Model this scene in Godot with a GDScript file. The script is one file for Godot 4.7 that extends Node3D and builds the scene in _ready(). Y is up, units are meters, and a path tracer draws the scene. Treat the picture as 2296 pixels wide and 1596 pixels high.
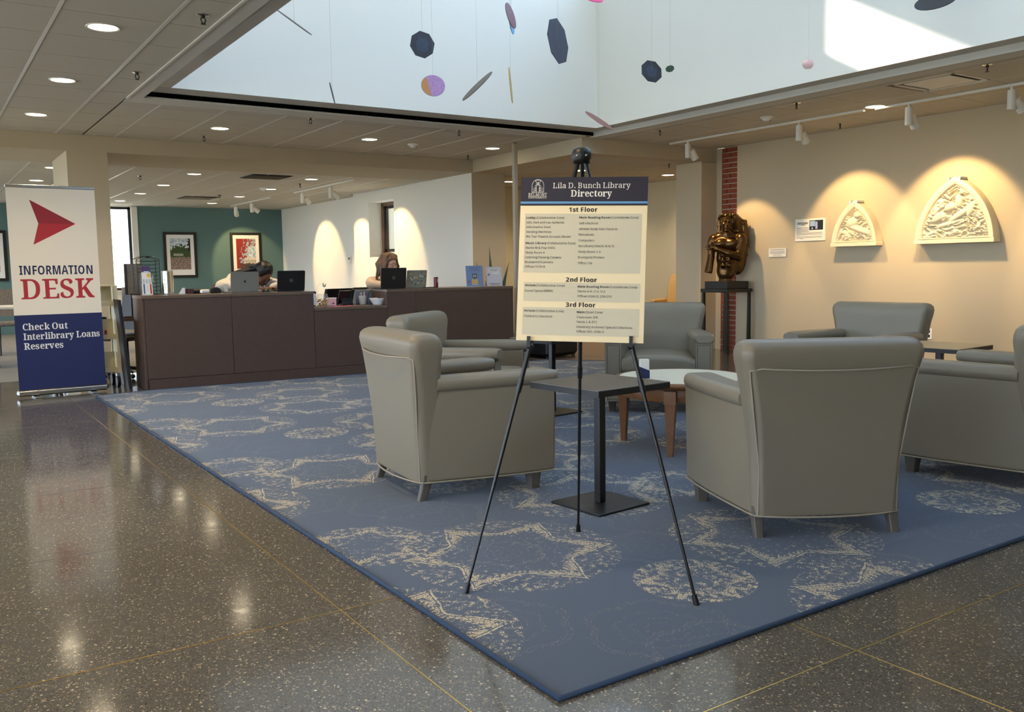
extends Node3D

# ---------------------------------------------------------------- geometry collector
class G:
	var v := PackedVector3Array()
	var n := PackedVector3Array()
	var uv := PackedVector2Array()
	var ix := PackedInt32Array()

	func vert(p: Vector3, nn: Vector3, u := Vector2.ZERO) -> int:
		v.append(p)
		n.append(nn)
		uv.append(u)
		return v.size() - 1

	func tri(a: int, b: int, c: int) -> void:
		var g := (v[b] - v[a]).cross(v[c] - v[a])
		ix.append(a)
		if g.dot(n[a] + n[b] + n[c]) > 0.0:
			ix.append(c)
			ix.append(b)
		else:
			ix.append(b)
			ix.append(c)

	func quad(a: int, b: int, c: int, d: int) -> void:
		tri(a, b, c)
		tri(a, c, d)

	func face(pts: Array, nn: Vector3, uvs: Array = []) -> void:
		var k := []
		for i in pts.size():
			k.append(vert(pts[i], nn, uvs[i] if uvs.size() > i else Vector2.ZERO))
		for i in range(1, pts.size() - 1):
			tri(k[0], k[i], k[i + 1])

	func box(c: Vector3, s: Vector3, b := Basis()) -> G:
		var h := s * 0.5
		for ax in 3:
			for sg in [-1.0, 1.0]:
				var nn := Vector3.ZERO
				nn[ax] = sg
				var p := []
				for q in [[-1, -1], [1, -1], [1, 1], [-1, 1]]:
					var t := Vector3.ZERO
					t[ax] = h[ax] * sg
					t[(ax + 1) % 3] = h[(ax + 1) % 3] * q[0]
					t[(ax + 2) % 3] = h[(ax + 2) % 3] * q[1]
					p.append(c + b * t)
				face(p, b * nn, [Vector2(0, 1), Vector2(1, 1), Vector2(1, 0), Vector2(0, 0)])
		return self

	func span(a: Vector3, b: Vector3) -> G:
		return box((a + b) * 0.5, (b - a).abs())

	func bbox(c: Vector3, s: Vector3, r: float, b := Basis()) -> G:
		r = minf(r, minf(s.x, minf(s.y, s.z)) * 0.49)
		var h := s * 0.5
		var id := {}
		for ax in 3:
			for sg in [-1, 1]:
				var nn := Vector3.ZERO
				nn[ax] = sg
				for q in [[-1, -1], [1, -1], [1, 1], [-1, 1]]:
					var t := Vector3.ZERO
					var key := [0, 0, 0]
					t[ax] = h[ax] * sg
					key[ax] = sg
					t[(ax + 1) % 3] = (h[(ax + 1) % 3] - r) * q[0]
					key[(ax + 1) % 3] = q[0]
					t[(ax + 2) % 3] = (h[(ax + 2) % 3] - r) * q[1]
					key[(ax + 2) % 3] = q[1]
					id[[ax] + key] = vert(c + b * t, b * nn)
				var f := []
				for q in [[-1, -1], [1, -1], [1, 1], [-1, 1]]:
					var key := [0, 0, 0]
					key[ax] = sg
					key[(ax + 1) % 3] = q[0]
					key[(ax + 2) % 3] = q[1]
					f.append(id[[ax] + key])
				quad(f[0], f[1], f[2], f[3])
		for ax in 3:
			var a2 := (ax + 1) % 3
			var a3 := (ax + 2) % 3
			for s2 in [-1, 1]:
				for s3 in [-1, 1]:
					var k0 := [0, 0, 0]
					k0[a2] = s2
					k0[a3] = s3
					var k1 := k0.duplicate()
					k0[ax] = -1
					k1[ax] = 1
					quad(id[[a2] + k0], id[[a2] + k1], id[[a3] + k1], id[[a3] + k0])
		for x in [-1, 1]:
			for y in [-1, 1]:
				for z in [-1, 1]:
					tri(id[[0, x, y, z]], id[[1, x, y, z]], id[[2, x, y, z]])
		return self

	func cyl(a: Vector3, b: Vector3, r0: float, r1: float, seg := 16, cap := true) -> G:
		var d := (b - a).normalized()
		var e := d.cross(Vector3.UP if absf(d.y) < 0.9 else Vector3.RIGHT).normalized()
		var f := d.cross(e)
		var s := v.size()
		var L := (b - a).length()
		for i in seg + 1:
			var t := TAU * i / seg
			var o := e * cos(t) + f * sin(t)
			var nn := (o * L + d * (r0 - r1)).normalized()
			vert(a + o * r0, nn, Vector2(float(i) / seg, 0))
			vert(b + o * r1, nn, Vector2(float(i) / seg, 1))
		for i in seg:
			quad(s + i * 2, s + i * 2 + 1, s + i * 2 + 3, s + i * 2 + 2)
		if cap:
			for e2 in [[a, r0, -d], [b, r1, d]]:
				if e2[1] > 0.0005:
					var p := []
					for i in seg:
						var t := TAU * i / seg
						p.append(e2[0] + (e * cos(t) + f * sin(t)) * e2[1])
					face(p, e2[2])
		return self

	func tube(pts: Array, r: float, seg := 8, closed := false) -> G:
		var m := pts.size()
		var s := v.size()
		var up := Vector3.UP
		var d0: Vector3 = (pts[1] - pts[0]).normalized()
		var e := d0.cross(up if absf(d0.y) < 0.9 else Vector3.RIGHT).normalized()
		for k in m:
			var d: Vector3
			if closed:
				d = (pts[(k + 1) % m] - pts[(k + m - 1) % m]).normalized()
			else:
				d = (pts[mini(k + 1, m - 1)] - pts[maxi(k - 1, 0)]).normalized()
			e = (e - d * e.dot(d)).normalized()
			var f := d.cross(e)
			for i in seg:
				var t := TAU * i / seg
				var o := e * cos(t) + f * sin(t)
				vert(pts[k] + o * r, o)
		for k in (m if closed else m - 1):
			for i in seg:
				var a := s + k * seg
				var b := s + ((k + 1) % m) * seg
				quad(a + i, a + (i + 1) % seg, b + (i + 1) % seg, b + i)
		if not closed:
			for q in [0, m - 1]:
				var p := []
				for i in seg:
					p.append(v[s + q * seg + i])
				face(p, (pts[q] - pts[1 if q == 0 else m - 2]).normalized())
		return self

	func lathe(prof: Array, seg := 24, t := Transform3D()) -> G:
		# prof: Vector2(r, y) from bottom to top, smooth
		return grid(seg, prof.size() - 1, func(i: int, j: int):
			var a := TAU * i / seg
			var p: Vector2 = prof[j]
			return t * Vector3(cos(a) * p.x, p.y, sin(a) * p.x), true, t)

	func grid(nu: int, nv: int, f: Callable, wrap := false, _t := Transform3D(), flip := false) -> G:
		var s := v.size()
		var w := nu if wrap else nu + 1
		var P := PackedVector3Array()
		for j in nv + 1:
			for i in w:
				P.append(f.call(i, j))
		for j in nv + 1:
			for i in w:
				var i0 := (i + w - 1) % w if wrap else maxi(i - 1, 0)
				var i1 := (i + 1) % w if wrap else mini(i + 1, w - 1)
				var du := P[j * w + i1] - P[j * w + i0]
				var dv := P[mini(j + 1, nv) * w + i] - P[maxi(j - 1, 0) * w + i]
				if du.length_squared() < 1e-12:
					var jj := 1 if j == 0 else nv - 1
					du = P[jj * w + i1] - P[jj * w + i0]
				var nn := dv.cross(du)
				nn = nn.normalized() if nn.length_squared() > 1e-16 else Vector3.UP
				vert(P[j * w + i], -nn if flip else nn, Vector2(float(i) / nu, float(j) / nv))
		for j in nv:
			for i in nu:
				var a := s + j * w + i
				var b := s + j * w + (i + 1) % w if wrap else s + j * w + i + 1
				var c := s + (j + 1) * w + (i + 1) % w if wrap else s + (j + 1) * w + i + 1
				var d := s + (j + 1) * w + i
				quad(a, b, c, d)
		return self

	func loft(secs: Array, cap := true) -> G:
		# secs: arrays of Vector3 (closed loops of equal length)
		var m: int = secs[0].size()
		var cen := Vector3.ZERO
		for p in secs[secs.size() / 2]:
			cen += p
		cen /= m
		var q: Vector3 = secs[secs.size() / 2][0]
		var dv: Vector3 = secs[mini(secs.size() / 2 + 1, secs.size() - 1)][0] - secs[maxi(secs.size() / 2 - 1, 0)][0]
		var du: Vector3 = secs[secs.size() / 2][1] - secs[secs.size() / 2][m - 1]
		var fl := dv.cross(du).dot(q - cen) < 0.0
		grid(m, secs.size() - 1, func(i: int, j: int): return secs[j][i % m], true, Transform3D(), fl)
		if cap:
			for e in [0, secs.size() - 1]:
				var c2 := Vector3.ZERO
				for p in secs[e]:
					c2 += p
				c2 /= m
				var o: Vector3 = Vector3.ZERO
				for p in secs[1 if e == 0 else secs.size() - 2]:
					o += p
				o /= m
				var nn: Vector3 = Vector3.ZERO
				for i in m:
					nn += (secs[e][i] - c2).cross(secs[e][(i + 1) % m] - c2)
				if nn.length_squared() < 1e-14:
					continue
				nn = nn.normalized()
				if nn.dot(c2 - o) < 0.0:
					nn = -nn
				var k := vert(c2, nn)
				var first := v.size()
				for p in secs[e]:
					vert(p, nn)
				for i in m:
					tri(k, first + i, first + (i + 1) % m)
		return self

	func extrude(poly: PackedVector2Array, z0: float, z1: float, t := Transform3D(), smooth := true) -> G:
		var idx := Geometry2D.triangulate_polygon(poly)
		for e in [[z0, -1.0], [z1, 1.0]]:
			var s := v.size()
			for p in poly:
				vert(t * Vector3(p.x, p.y, e[0]), t.basis * Vector3(0, 0, signf(z1 - z0) * e[1]), Vector2(p.x, p.y))
			for i in range(0, idx.size(), 3):
				tri(s + idx[i], s + idx[i + 1], s + idx[i + 2])
		var m := poly.size()
		var area := 0.0
		for i in m:
			area += poly[i].cross(poly[(i + 1) % m])
		var sg := 1.0 if area > 0.0 else -1.0
		var en := []
		for i in m:
			var d := (poly[(i + 1) % m] - poly[i]).normalized()
			en.append(Vector2(d.y, -d.x) * sg)
		for i in m:
			var a: Vector2 = en[i]
			var na := a
			var nb := a
			if smooth:
				var pr: Vector2 = en[(i + m - 1) % m]
				var nx: Vector2 = en[(i + 1) % m]
				if a.dot(pr) > 0.75:
					na = (a + pr).normalized()
				if a.dot(nx) > 0.75:
					nb = (a + nx).normalized()
			var p := poly[i]
			var q := poly[(i + 1) % m]
			var k0 := vert(t * Vector3(p.x, p.y, z0), t.basis * Vector3(na.x, na.y, 0))
			var k1 := vert(t * Vector3(q.x, q.y, z0), t.basis * Vector3(nb.x, nb.y, 0))
			var k2 := vert(t * Vector3(q.x, q.y, z1), t.basis * Vector3(nb.x, nb.y, 0))
			var k3 := vert(t * Vector3(p.x, p.y, z1), t.basis * Vector3(na.x, na.y, 0))
			quad(k0, k1, k2, k3)
		return self

	func ball(c: Vector3, r: Vector3, b := Basis(), su := 16, sv := 10) -> G:
		return grid(su, sv, func(i: int, j: int):
			var a := TAU * i / su
			var t := PI * (float(j) / sv - 0.5)
			return c + b * Vector3(cos(a) * cos(t) * r.x, sin(t) * r.y, sin(a) * cos(t) * r.z), true)

	func add(m: Mesh, t := Transform3D()) -> G:
		for sfc in m.get_surface_count():
			var a := m.surface_get_arrays(sfc)
			var s := v.size()
			var vv: PackedVector3Array = a[Mesh.ARRAY_VERTEX]
			var nn: PackedVector3Array = a[Mesh.ARRAY_NORMAL]
			for i in vv.size():
				vert(t * vv[i], (t.basis * nn[i]).normalized())
			if a[Mesh.ARRAY_INDEX] != null:
				for k in a[Mesh.ARRAY_INDEX]:
					ix.append(s + k)
			else:
				for k in vv.size():
					ix.append(s + k)
		return self

	func mesh() -> ArrayMesh:
		var a := []
		a.resize(Mesh.ARRAY_MAX)
		a[Mesh.ARRAY_VERTEX] = v
		a[Mesh.ARRAY_NORMAL] = n
		a[Mesh.ARRAY_TEX_UV] = uv
		a[Mesh.ARRAY_INDEX] = ix
		var m := ArrayMesh.new()
		m.add_surface_from_arrays(Mesh.PRIMITIVE_TRIANGLES, a)
		return m

# ---------------------------------------------------------------- smooth-union field meshed as surface nets
class Field:
	var lo: Vector3
	var cell: float
	var nx: int
	var ny: int
	var nz: int
	var d := PackedFloat32Array()

	func _init(a: Vector3, b: Vector3, c: float) -> void:
		lo = a
		cell = c
		nx = int(ceil((b.x - a.x) / c)) + 1
		ny = int(ceil((b.y - a.y) / c)) + 1
		nz = int(ceil((b.z - a.z) / c)) + 1
		d.resize(nx * ny * nz)
		d.fill(1.0)

	func put(mn: Vector3, mx: Vector3, k: float, f: Callable) -> void:
		var m := k + cell * 2.0
		var a := ((mn - lo - Vector3(m, m, m)) / cell).floor()
		var b := ((mx - lo + Vector3(m, m, m)) / cell).ceil()
		for z in range(maxi(0, int(a.z)), mini(nz - 1, int(b.z)) + 1):
			for y in range(maxi(0, int(a.y)), mini(ny - 1, int(b.y)) + 1):
				var row := (z * ny + y) * nx
				for x in range(maxi(0, int(a.x)), mini(nx - 1, int(b.x)) + 1):
					var e: float = f.call(lo + Vector3(x, y, z) * cell)
					var o := d[row + x]
					if k > 0.0:
						var h := maxf(k - absf(o - e), 0.0) / k
						d[row + x] = minf(o, e) - h * h * k * 0.25
					elif k == 0.0:
						d[row + x] = minf(o, e)
					else:
						d[row + x] = maxf(o, -e)

	func cap(a: Vector3, b: Vector3, ra: float, rb: float, k := 0.02) -> Field:
		var ba := b - a
		var l2 := maxf(ba.length_squared(), 1e-9)
		var r := maxf(ra, rb)
		var rr := Vector3(r, r, r)
		put(a.min(b) - rr, a.max(b) + rr, k, func(p: Vector3):
			var pa := p - a
			var h := clampf(pa.dot(ba) / l2, 0.0, 1.0)
			return (pa - ba * h).length() - lerpf(ra, rb, h))
		return self

	func ell(c: Vector3, r: Vector3, k := 0.02, b := Basis()) -> Field:
		var R := maxf(r.x, maxf(r.y, r.z))
		var bt := b.transposed()
		var mnr := minf(r.x, minf(r.y, r.z))
		put(c - Vector3(R, R, R), c + Vector3(R, R, R), k, func(p: Vector3):
			var q := bt * (p - c)
			var k0 := (q / r).length()
			var k1 := (q / (r * r)).length()
			return k0 * (k0 - 1.0) / k1 if k1 > 1e-6 else -mnr)
		return self

	func cut(c: Vector3, r: Vector3, b := Basis()) -> Field:
		var R := maxf(r.x, maxf(r.y, r.z))
		var bt := b.transposed()
		put(c - Vector3(R, R, R), c + Vector3(R, R, R), -1e-6, func(p: Vector3):
			var q := bt * (p - c)
			var k0 := (q / r).length()
			var k1 := (q / (r * r)).length()
			return k0 * (k0 - 1.0) / k1 if k1 > 1e-6 else -0.01)
		return self

	func rough(nz_: FastNoiseLite, amp: float, mn: Vector3, mx: Vector3) -> Field:
		var a := ((mn - lo) / cell).floor()
		var b := ((mx - lo) / cell).ceil()
		for z in range(maxi(0, int(a.z)), mini(nz - 1, int(b.z)) + 1):
			for y in range(maxi(0, int(a.y)), mini(ny - 1, int(b.y)) + 1):
				for x in range(maxi(0, int(a.x)), mini(nx - 1, int(b.x)) + 1):
					var i := (z * ny + y) * nx + x
					if absf(d[i]) < 0.05:
						d[i] += nz_.get_noise_3dv(lo + Vector3(x, y, z) * cell) * amp
		return self

	func into(g: G, t := Transform3D()) -> G:
		var id := PackedInt32Array()
		id.resize(nx * ny * nz)
		id.fill(-1)
		var offs := PackedInt32Array([0, 1, nx, nx + 1, nx * ny, nx * ny + 1, nx * ny + nx, nx * ny + nx + 1])
		var cor := [Vector3(0, 0, 0), Vector3(1, 0, 0), Vector3(0, 1, 0), Vector3(1, 1, 0), Vector3(0, 0, 1), Vector3(1, 0, 1), Vector3(0, 1, 1), Vector3(1, 1, 1)]
		var edges := [[0, 1], [2, 3], [4, 5], [6, 7], [0, 2], [1, 3], [4, 6], [5, 7], [0, 4], [1, 5], [2, 6], [3, 7]]
		var base := g.v.size()
		for z in nz - 1:
			for y in ny - 1:
				var row := (z * ny + y) * nx
				for x in nx - 1:
					var i := row + x
					if absf(d[i]) > cell * 3.0:
						continue
					var neg := 0
					for o in offs:
						if d[i + o] < 0.0:
							neg += 1
					if neg == 0 or neg == 8:
						continue
					var s := Vector3.ZERO
					var c := 0
					for e in edges:
						var da := d[i + offs[e[0]]]
						var db := d[i + offs[e[1]]]
						if (da < 0.0) != (db < 0.0):
							s += cor[e[0]].lerp(cor[e[1]], da / (da - db))
							c += 1
					s /= c
					var gr := Vector3(d[i + 1] - d[i] + d[i + offs[3]] - d[i + offs[2]] + d[i + offs[5]] - d[i + offs[4]] + d[i + offs[7]] - d[i + offs[6]],
						d[i + offs[2]] - d[i] + d[i + offs[3]] - d[i + 1] + d[i + offs[6]] - d[i + offs[4]] + d[i + offs[7]] - d[i + offs[5]],
						d[i + offs[4]] - d[i] + d[i + offs[5]] - d[i + 1] + d[i + offs[6]] - d[i + offs[2]] + d[i + offs[7]] - d[i + offs[3]])
					id[i] = g.vert(t * (lo + (Vector3(x, y, z) + s) * cell), (t.basis * gr).normalized())
		var st := [1, nx, nx * ny]
		for z in range(1, nz - 1):
			for y in range(1, ny - 1):
				var row := (z * ny + y) * nx
				for x in range(1, nx - 1):
					var i := row + x
					if id[i] < 0 and absf(d[i]) > cell * 2.0:
						continue
					for ax in 3:
						if (d[i] < 0.0) != (d[i + st[ax]] < 0.0):
							var b: int = st[(ax + 1) % 3]
							var c: int = st[(ax + 2) % 3]
							var q := [id[i], id[i - b], id[i - b - c], id[i - c]]
							if q[0] >= 0 and q[1] >= 0 and q[2] >= 0 and q[3] >= 0:
								g.quad(q[0], q[1], q[2], q[3])
		return g

# ---------------------------------------------------------------- scene helpers
var names := {}
var M := {}
var F := {}

func numbered(called: String) -> String:
	var k: int = names.get(called, 0)
	names[called] = k + 1
	return called if k == 0 else "%s_%03d" % [called, k]

func obj(called: String, g: G, m: Material, parent: Node3D = null) -> MeshInstance3D:
	return inst(called, g.mesh(), m, parent)

func inst(called: String, me: Mesh, m: Material, parent: Node3D = null) -> MeshInstance3D:
	var o := MeshInstance3D.new()
	o.mesh = me
	o.material_override = m
	if parent == null:
		o.name = numbered(called)
		add_child(o)
	else:
		o.name = called
		parent.add_child(o, true)
	return o

func tag(o: Node3D, label: String, category: String, group := "") -> Node3D:
	o.set_meta("label", label)
	o.set_meta("category", category)
	if group != "":
		o.set_meta("group", group)
	return o

func thing(called: String, label: String, category: String, at := Vector3.ZERO, turn := 0.0, group := "") -> Node3D:
	var o := Node3D.new()
	o.name = numbered(called)
	add_child(o)
	o.position = at
	o.rotation.y = turn
	tag(o, label, category, group)
	return o

func struct_of(called: String, g: G, m: Material) -> MeshInstance3D:
	var o := obj(called, g, m)
	o.set_meta("kind", "structure")
	return o

func copy(src: Node3D, at: Vector3, turn: float, label: String) -> Node3D:
	var base := str(src.name).trim_suffix("_000")
	var o: Node3D = src.duplicate()
	o.name = numbered(base)
	add_child(o)
	o.position = at
	o.rotation.y = turn
	o.set_meta("label", label)
	return o

func c8(r: float, g: float, b: float, a := 1.0) -> Color:
	return Color(r / 255.0, g / 255.0, b / 255.0, a)

func mat(called: String, c: Color, rough := 0.7, metal := 0.0) -> StandardMaterial3D:
	var m := StandardMaterial3D.new()
	m.resource_name = called
	m.albedo_color = c
	m.roughness = rough
	m.metallic = metal
	M[called] = m
	return m

func noise(seed_: int, freq: float, oct := 3, kind := FastNoiseLite.TYPE_SIMPLEX_SMOOTH) -> FastNoiseLite:
	var f := FastNoiseLite.new()
	f.seed = seed_
	f.frequency = freq
	f.noise_type = kind
	f.fractal_octaves = oct
	return f

func noise_tex(f: FastNoiseLite, cols: Array, stops: Array, size := 512, normal := false, bump := 1.0) -> NoiseTexture2D:
	var t := NoiseTexture2D.new()
	t.width = size
	t.height = size
	t.noise = f
	t.seamless = true
	t.generate_mipmaps = false
	if normal:
		t.as_normal_map = true
		t.bump_strength = bump
	if cols.size():
		var gr := Gradient.new()
		gr.offsets = PackedFloat32Array(stops)
		gr.colors = PackedColorArray(cols)
		t.color_ramp = gr
	return t

func grain(m: StandardMaterial3D, cols: Array, stops: Array, scale: Vector3, seed_ := 3, freq := 0.02, oct := 4) -> StandardMaterial3D:
	m.albedo_texture = noise_tex(noise(seed_, freq, oct), cols, stops)
	m.albedo_color = Color.WHITE
	m.uv1_triplanar = true
	m.uv1_scale = scale
	return m

func bumpy(m: StandardMaterial3D, seed_: int, freq: float, cm: float, scale: Vector3) -> StandardMaterial3D:
	m.heightmap_enabled = true
	m.heightmap_texture = noise_tex(noise(seed_, freq, 3), [], [])
	m.heightmap_scale = cm
	m.uv1_triplanar = true
	m.uv1_scale = scale
	return m

func font(called: String, weight := 400) -> Font:
	var key := called + str(weight)
	if not F.has(key):
		var s := SystemFont.new()
		s.font_names = PackedStringArray([called])
		s.font_weight = weight
		F[key] = s
	return F[key]

func write(g: G, text: String, f: Font, em: float, at: Vector3, b := Basis(), align := 0, width := 0.0, stretch := 1.0) -> float:
	# lettering as thin raised print; align -1 right, 0 left, 1 centre; width > 0 fits the line to that width
	var t := TextMesh.new()
	t.text = text
	t.font = f
	t.font_size = 32
	t.pixel_size = em / 32.0
	t.depth = 0.0006
	t.curve_step = 2.0
	var a := t.get_aabb()
	var sx := stretch
	if width > 0.0:
		sx = width / a.size.x
	var off := -a.position.x * sx
	if align == 1:
		off = -(a.position.x + a.size.x * 0.5) * sx
	elif align == -1:
		off = -(a.position.x + a.size.x) * sx
	var mid := -(a.position.y + a.size.y * 0.5)
	if align == 0 or width == 0.0:
		mid = 0.0
	g.add(t, Transform3D(b * Basis.from_scale(Vector3(sx, 1, 1)), at + b * Vector3(off, mid, 0)))
	return a.size.x * sx

func rrect(w: float, h: float, r: float, seg := 4) -> PackedVector2Array:
	var p := PackedVector2Array()
	for c in [[1, 1, 0], [-1, 1, 1], [-1, -1, 2], [1, -1, 3]]:
		for i in seg + 1:
			var a: float = PI * 0.5 * (c[2] + float(i) / seg)
			p.append(Vector2(c[0] * (w * 0.5 - r), c[1] * (h * 0.5 - r)) + Vector2(cos(a), sin(a)) * r)
	return p

func yaw_of(fx: float, fz: float) -> float:
	return atan2(-fx, -fz)

func _ready() -> void:
	# ---- camera
	var cam := Camera3D.new()
	cam.name = "camera"
	add_child(cam)
	cam.position = Vector3(0, 1.165, 0)
	cam.rotation_order = EULER_ORDER_YXZ
	cam.rotation = Vector3(deg_to_rad(-5.6653), deg_to_rad(-33.699), deg_to_rad(-0.8181))
	cam.fov = 43.457
	cam.near = 0.05
	cam.far = 300.0
	cam.current = true
	# ---- sky, sun, exposure
	var env := Environment.new()
	var sky := Sky.new()
	var sm := ProceduralSkyMaterial.new()
	sm.sky_top_color = c8(150, 184, 226)
	sm.sky_horizon_color = c8(226, 236, 246)
	sm.ground_bottom_color = c8(150, 152, 146)
	sm.ground_horizon_color = c8(206, 214, 218)
	sm.sun_angle_max = 1.0
	sky.sky_material = sm
	env.background_mode = Environment.BG_SKY
	env.sky = sky
	env.background_energy_multiplier = 11.0
	env.tonemap_mode = Environment.TONE_MAPPER_LINEAR
	env.tonemap_exposure = 1.12
	env.sdfgi_enabled = true
	env.ssao_enabled = true
	env.ssil_enabled = true
	var we := WorldEnvironment.new()
	we.name = "world_environment"
	we.environment = env
	add_child(we)
	var sun := DirectionalLight3D.new()
	sun.name = "sun"
	sun.light_energy = 5.0
	sun.light_color = c8(255, 244, 228)
	sun.light_angular_distance = 0.9
	sun.shadow_enabled = true
	add_child(sun)
	sun.look_at_from_position(Vector3(-5, 12, -20), Vector3(-5, 12, -20) + Vector3(0.5, -0.58, 1.0))
	materials()
	structure()
	ceilings()
	lamps()
	furniture()
	gallery()
	sign_and_banner()
	desk_area()
	people()
	mobile()
	back_room()

func materials() -> void:
	mat("plaster", c8(226, 224, 212), 0.9)
	mat("well_white", c8(236, 235, 226), 0.9)
	mat("beige_wall", c8(190, 176, 150), 0.85)
	mat("beam_paint", c8(186, 174, 150), 0.85)
	mat("cool_white_wall", c8(226, 226, 220), 0.85)
	mat("alcove_wall", c8(212, 205, 180), 0.85)
	mat("teal_wall", c8(92, 122, 122), 0.85)
	mat("trim_paint", c8(176, 164, 142), 0.6)
	mat("soffit", c8(206, 204, 196), 0.9)
	mat("slab", c8(120, 116, 108), 0.95)
	bumpy(mat("tile", c8(196, 190, 176), 0.95), 5, 0.09, 0.12, Vector3(2.2, 2.2, 2.2))
	mat("grid_bar", c8(214, 212, 206), 0.35)
	mat("white_metal", c8(226, 224, 216), 0.4)
	mat("black_metal", c8(17, 17, 18), 0.38)
	mat("black_plastic", c8(14, 14, 16), 0.45)
	mat("dark_plastic", c8(30, 30, 33), 0.55)
	mat("black_paint", c8(16, 15, 15), 0.5)
	mat("chrome", c8(214, 214, 212), 0.12, 1.0)
	mat("steel", c8(180, 180, 178), 0.28, 1.0)
	mat("brass", c8(206, 170, 96), 0.3, 1.0)
	mat("paper", c8(236, 232, 222), 0.8)
	mat("white", c8(238, 238, 236), 0.7)
	mat("ink", c8(30, 30, 36), 0.8)
	mat("navy", c8(27, 35, 78), 0.7)
	mat("red_print", c8(176, 42, 50), 0.7)
	mat("red_dark", c8(150, 38, 46), 0.7)
	mat("glass", c8(255, 255, 255, 0.06), 0.02).transparency = BaseMaterial3D.TRANSPARENCY_ALPHA
	var lv: StandardMaterial3D = bumpy(mat("leather", c8(126, 117, 100), 0.42), 9, 0.05, 0.03, Vector3(6, 6, 6))
	lv.metallic_specular = 0.5
	mat("piping", c8(150, 140, 122), 0.45)
	mat("chair_leg", c8(92, 86, 78), 0.5)
	var w: StandardMaterial3D = grain(mat("desk_wood", Color.WHITE, 0.42), [c8(66, 50, 42), c8(82, 63, 53), c8(74, 57, 48), c8(92, 71, 59)], [0.0, 0.45, 0.6, 1.0], Vector3(5, 0.45, 5), 21, 0.03)
	w.metallic_specular = 0.5
	grain(mat("desk_top", Color.WHITE, 0.3), [c8(86, 70, 60), c8(104, 86, 72), c8(96, 78, 66)], [0.0, 0.5, 1.0], Vector3(0.5, 4, 5), 22, 0.03)
	grain(mat("walnut", Color.WHITE, 0.4), [c8(96, 62, 36), c8(126, 86, 50), c8(112, 74, 42)], [0.0, 0.5, 1.0], Vector3(6, 1.0, 6), 23, 0.03)
	grain(mat("table_dark", Color.WHITE, 0.32), [c8(70, 66, 58), c8(84, 79, 69), c8(76, 71, 62)], [0.0, 0.5, 1.0], Vector3(1.2, 5, 8), 24, 0.03)
	grain(mat("table_light", Color.WHITE, 0.4), [c8(178, 150, 112), c8(194, 166, 126)], [0.0, 1.0], Vector3(1.5, 5, 9), 25, 0.03)
	grain(mat("cream_top", Color.WHITE, 0.35), [c8(226, 220, 196), c8(236, 231, 210), c8(216, 208, 182)], [0.0, 0.6, 1.0], Vector3(2, 2, 2), 26, 0.02)
	grain(mat("wood_floor", Color.WHITE, 0.45), [c8(76, 62, 54), c8(104, 88, 78), c8(90, 74, 66)], [0.0, 0.5, 1.0], Vector3(3.2, 1, 0.5), 27, 0.05)
	grain(mat("grey_carpet", Color.WHITE, 0.95), [c8(92, 94, 96), c8(140, 140, 138), c8(112, 113, 114), c8(160, 158, 154)], [0.0, 0.4, 0.65, 1.0], Vector3(0.35, 1, 5.0), 28, 0.06)
	grain(mat("brick", Color.WHITE, 0.9), [c8(108, 50, 36), c8(150, 76, 54), c8(128, 62, 44), c8(172, 98, 72)], [0.0, 0.4, 0.65, 1.0], Vector3(4, 4, 4), 29, 0.03)
	grain(mat("mortar", Color.WHITE, 0.95), [c8(176, 158, 136), c8(196, 180, 156)], [0.0, 1.0], Vector3(6, 6, 6), 30, 0.05)
	mat("plaster_cast", c8(232, 220, 190), 0.75)
	terrazzo()
	carpet()

func terrazzo() -> void:
	var S := 1536
	var r := RandomNumberGenerator.new()
	r.seed = 77
	var im := Image.create(S, S, false, Image.FORMAT_RGB8)
	im.fill(c8(84, 82, 77))
	var pal := [c8(58, 58, 58), c8(44, 45, 47), c8(70, 68, 63), c8(104, 99, 88), c8(126, 118, 102), c8(176, 164, 138), c8(206, 194, 164), c8(186, 158, 118), c8(150, 140, 122)]
	var wts := [0.2, 0.32, 0.46, 0.58, 0.68, 0.81, 0.91, 0.955, 1.0]
	# chips from 1 to 10 mm on a 0.914 m field; drawn coarse to fine
	for pass_ in 3:
		var count: int = [4200, 12000, 20000][pass_]
		for i in count:
			var q := r.randf()
			var k := 0
			while wts[k] < q:
				k += 1
			var rad: float = [r.randf_range(4.0, 9.0), r.randf_range(2.0, 4.5), r.randf_range(0.8, 2.2)][pass_]
			var cx := r.randi() % S
			var cy := r.randi() % S
			var an := r.randf() * TAU
			var el := r.randf_range(0.4, 0.9)
			var ca := cos(an)
			var sa := sin(an)
			var R := int(ceil(rad))
			var col: Color = pal[k]
			col = col.lerp(c8(84, 82, 77), r.randf() * 0.35)
			var ch := r.randf_range(0.7, 1.25)
			for dy in range(-R, R + 1):
				for dx in range(-R, R + 1):
					var u := (dx * ca + dy * sa) / rad
					var w := (-dx * sa + dy * ca) / (rad * el)
					if absf(u) + absf(w) < 1.15 and u * u + w * w < ch:
						im.set_pixel(posmod(cx + dx, S), posmod(cy + dy, S), col)
	var m := mat("terrazzo", Color.WHITE, 0.17)
	m.albedo_texture = ImageTexture.create_from_image(im)
	m.uv1_triplanar = true
	m.uv1_world_triplanar = true
	m.uv1_scale = Vector3.ONE / 0.914
	m.roughness_texture = noise_tex(noise(81, 0.012, 4), [Color(0.62, 0.62, 0.62), Color(1, 1, 1), Color(0.8, 0.8, 0.8)], [0.0, 0.5, 1.0])
	m.roughness = 0.13
	m.metallic_specular = 0.7

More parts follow.
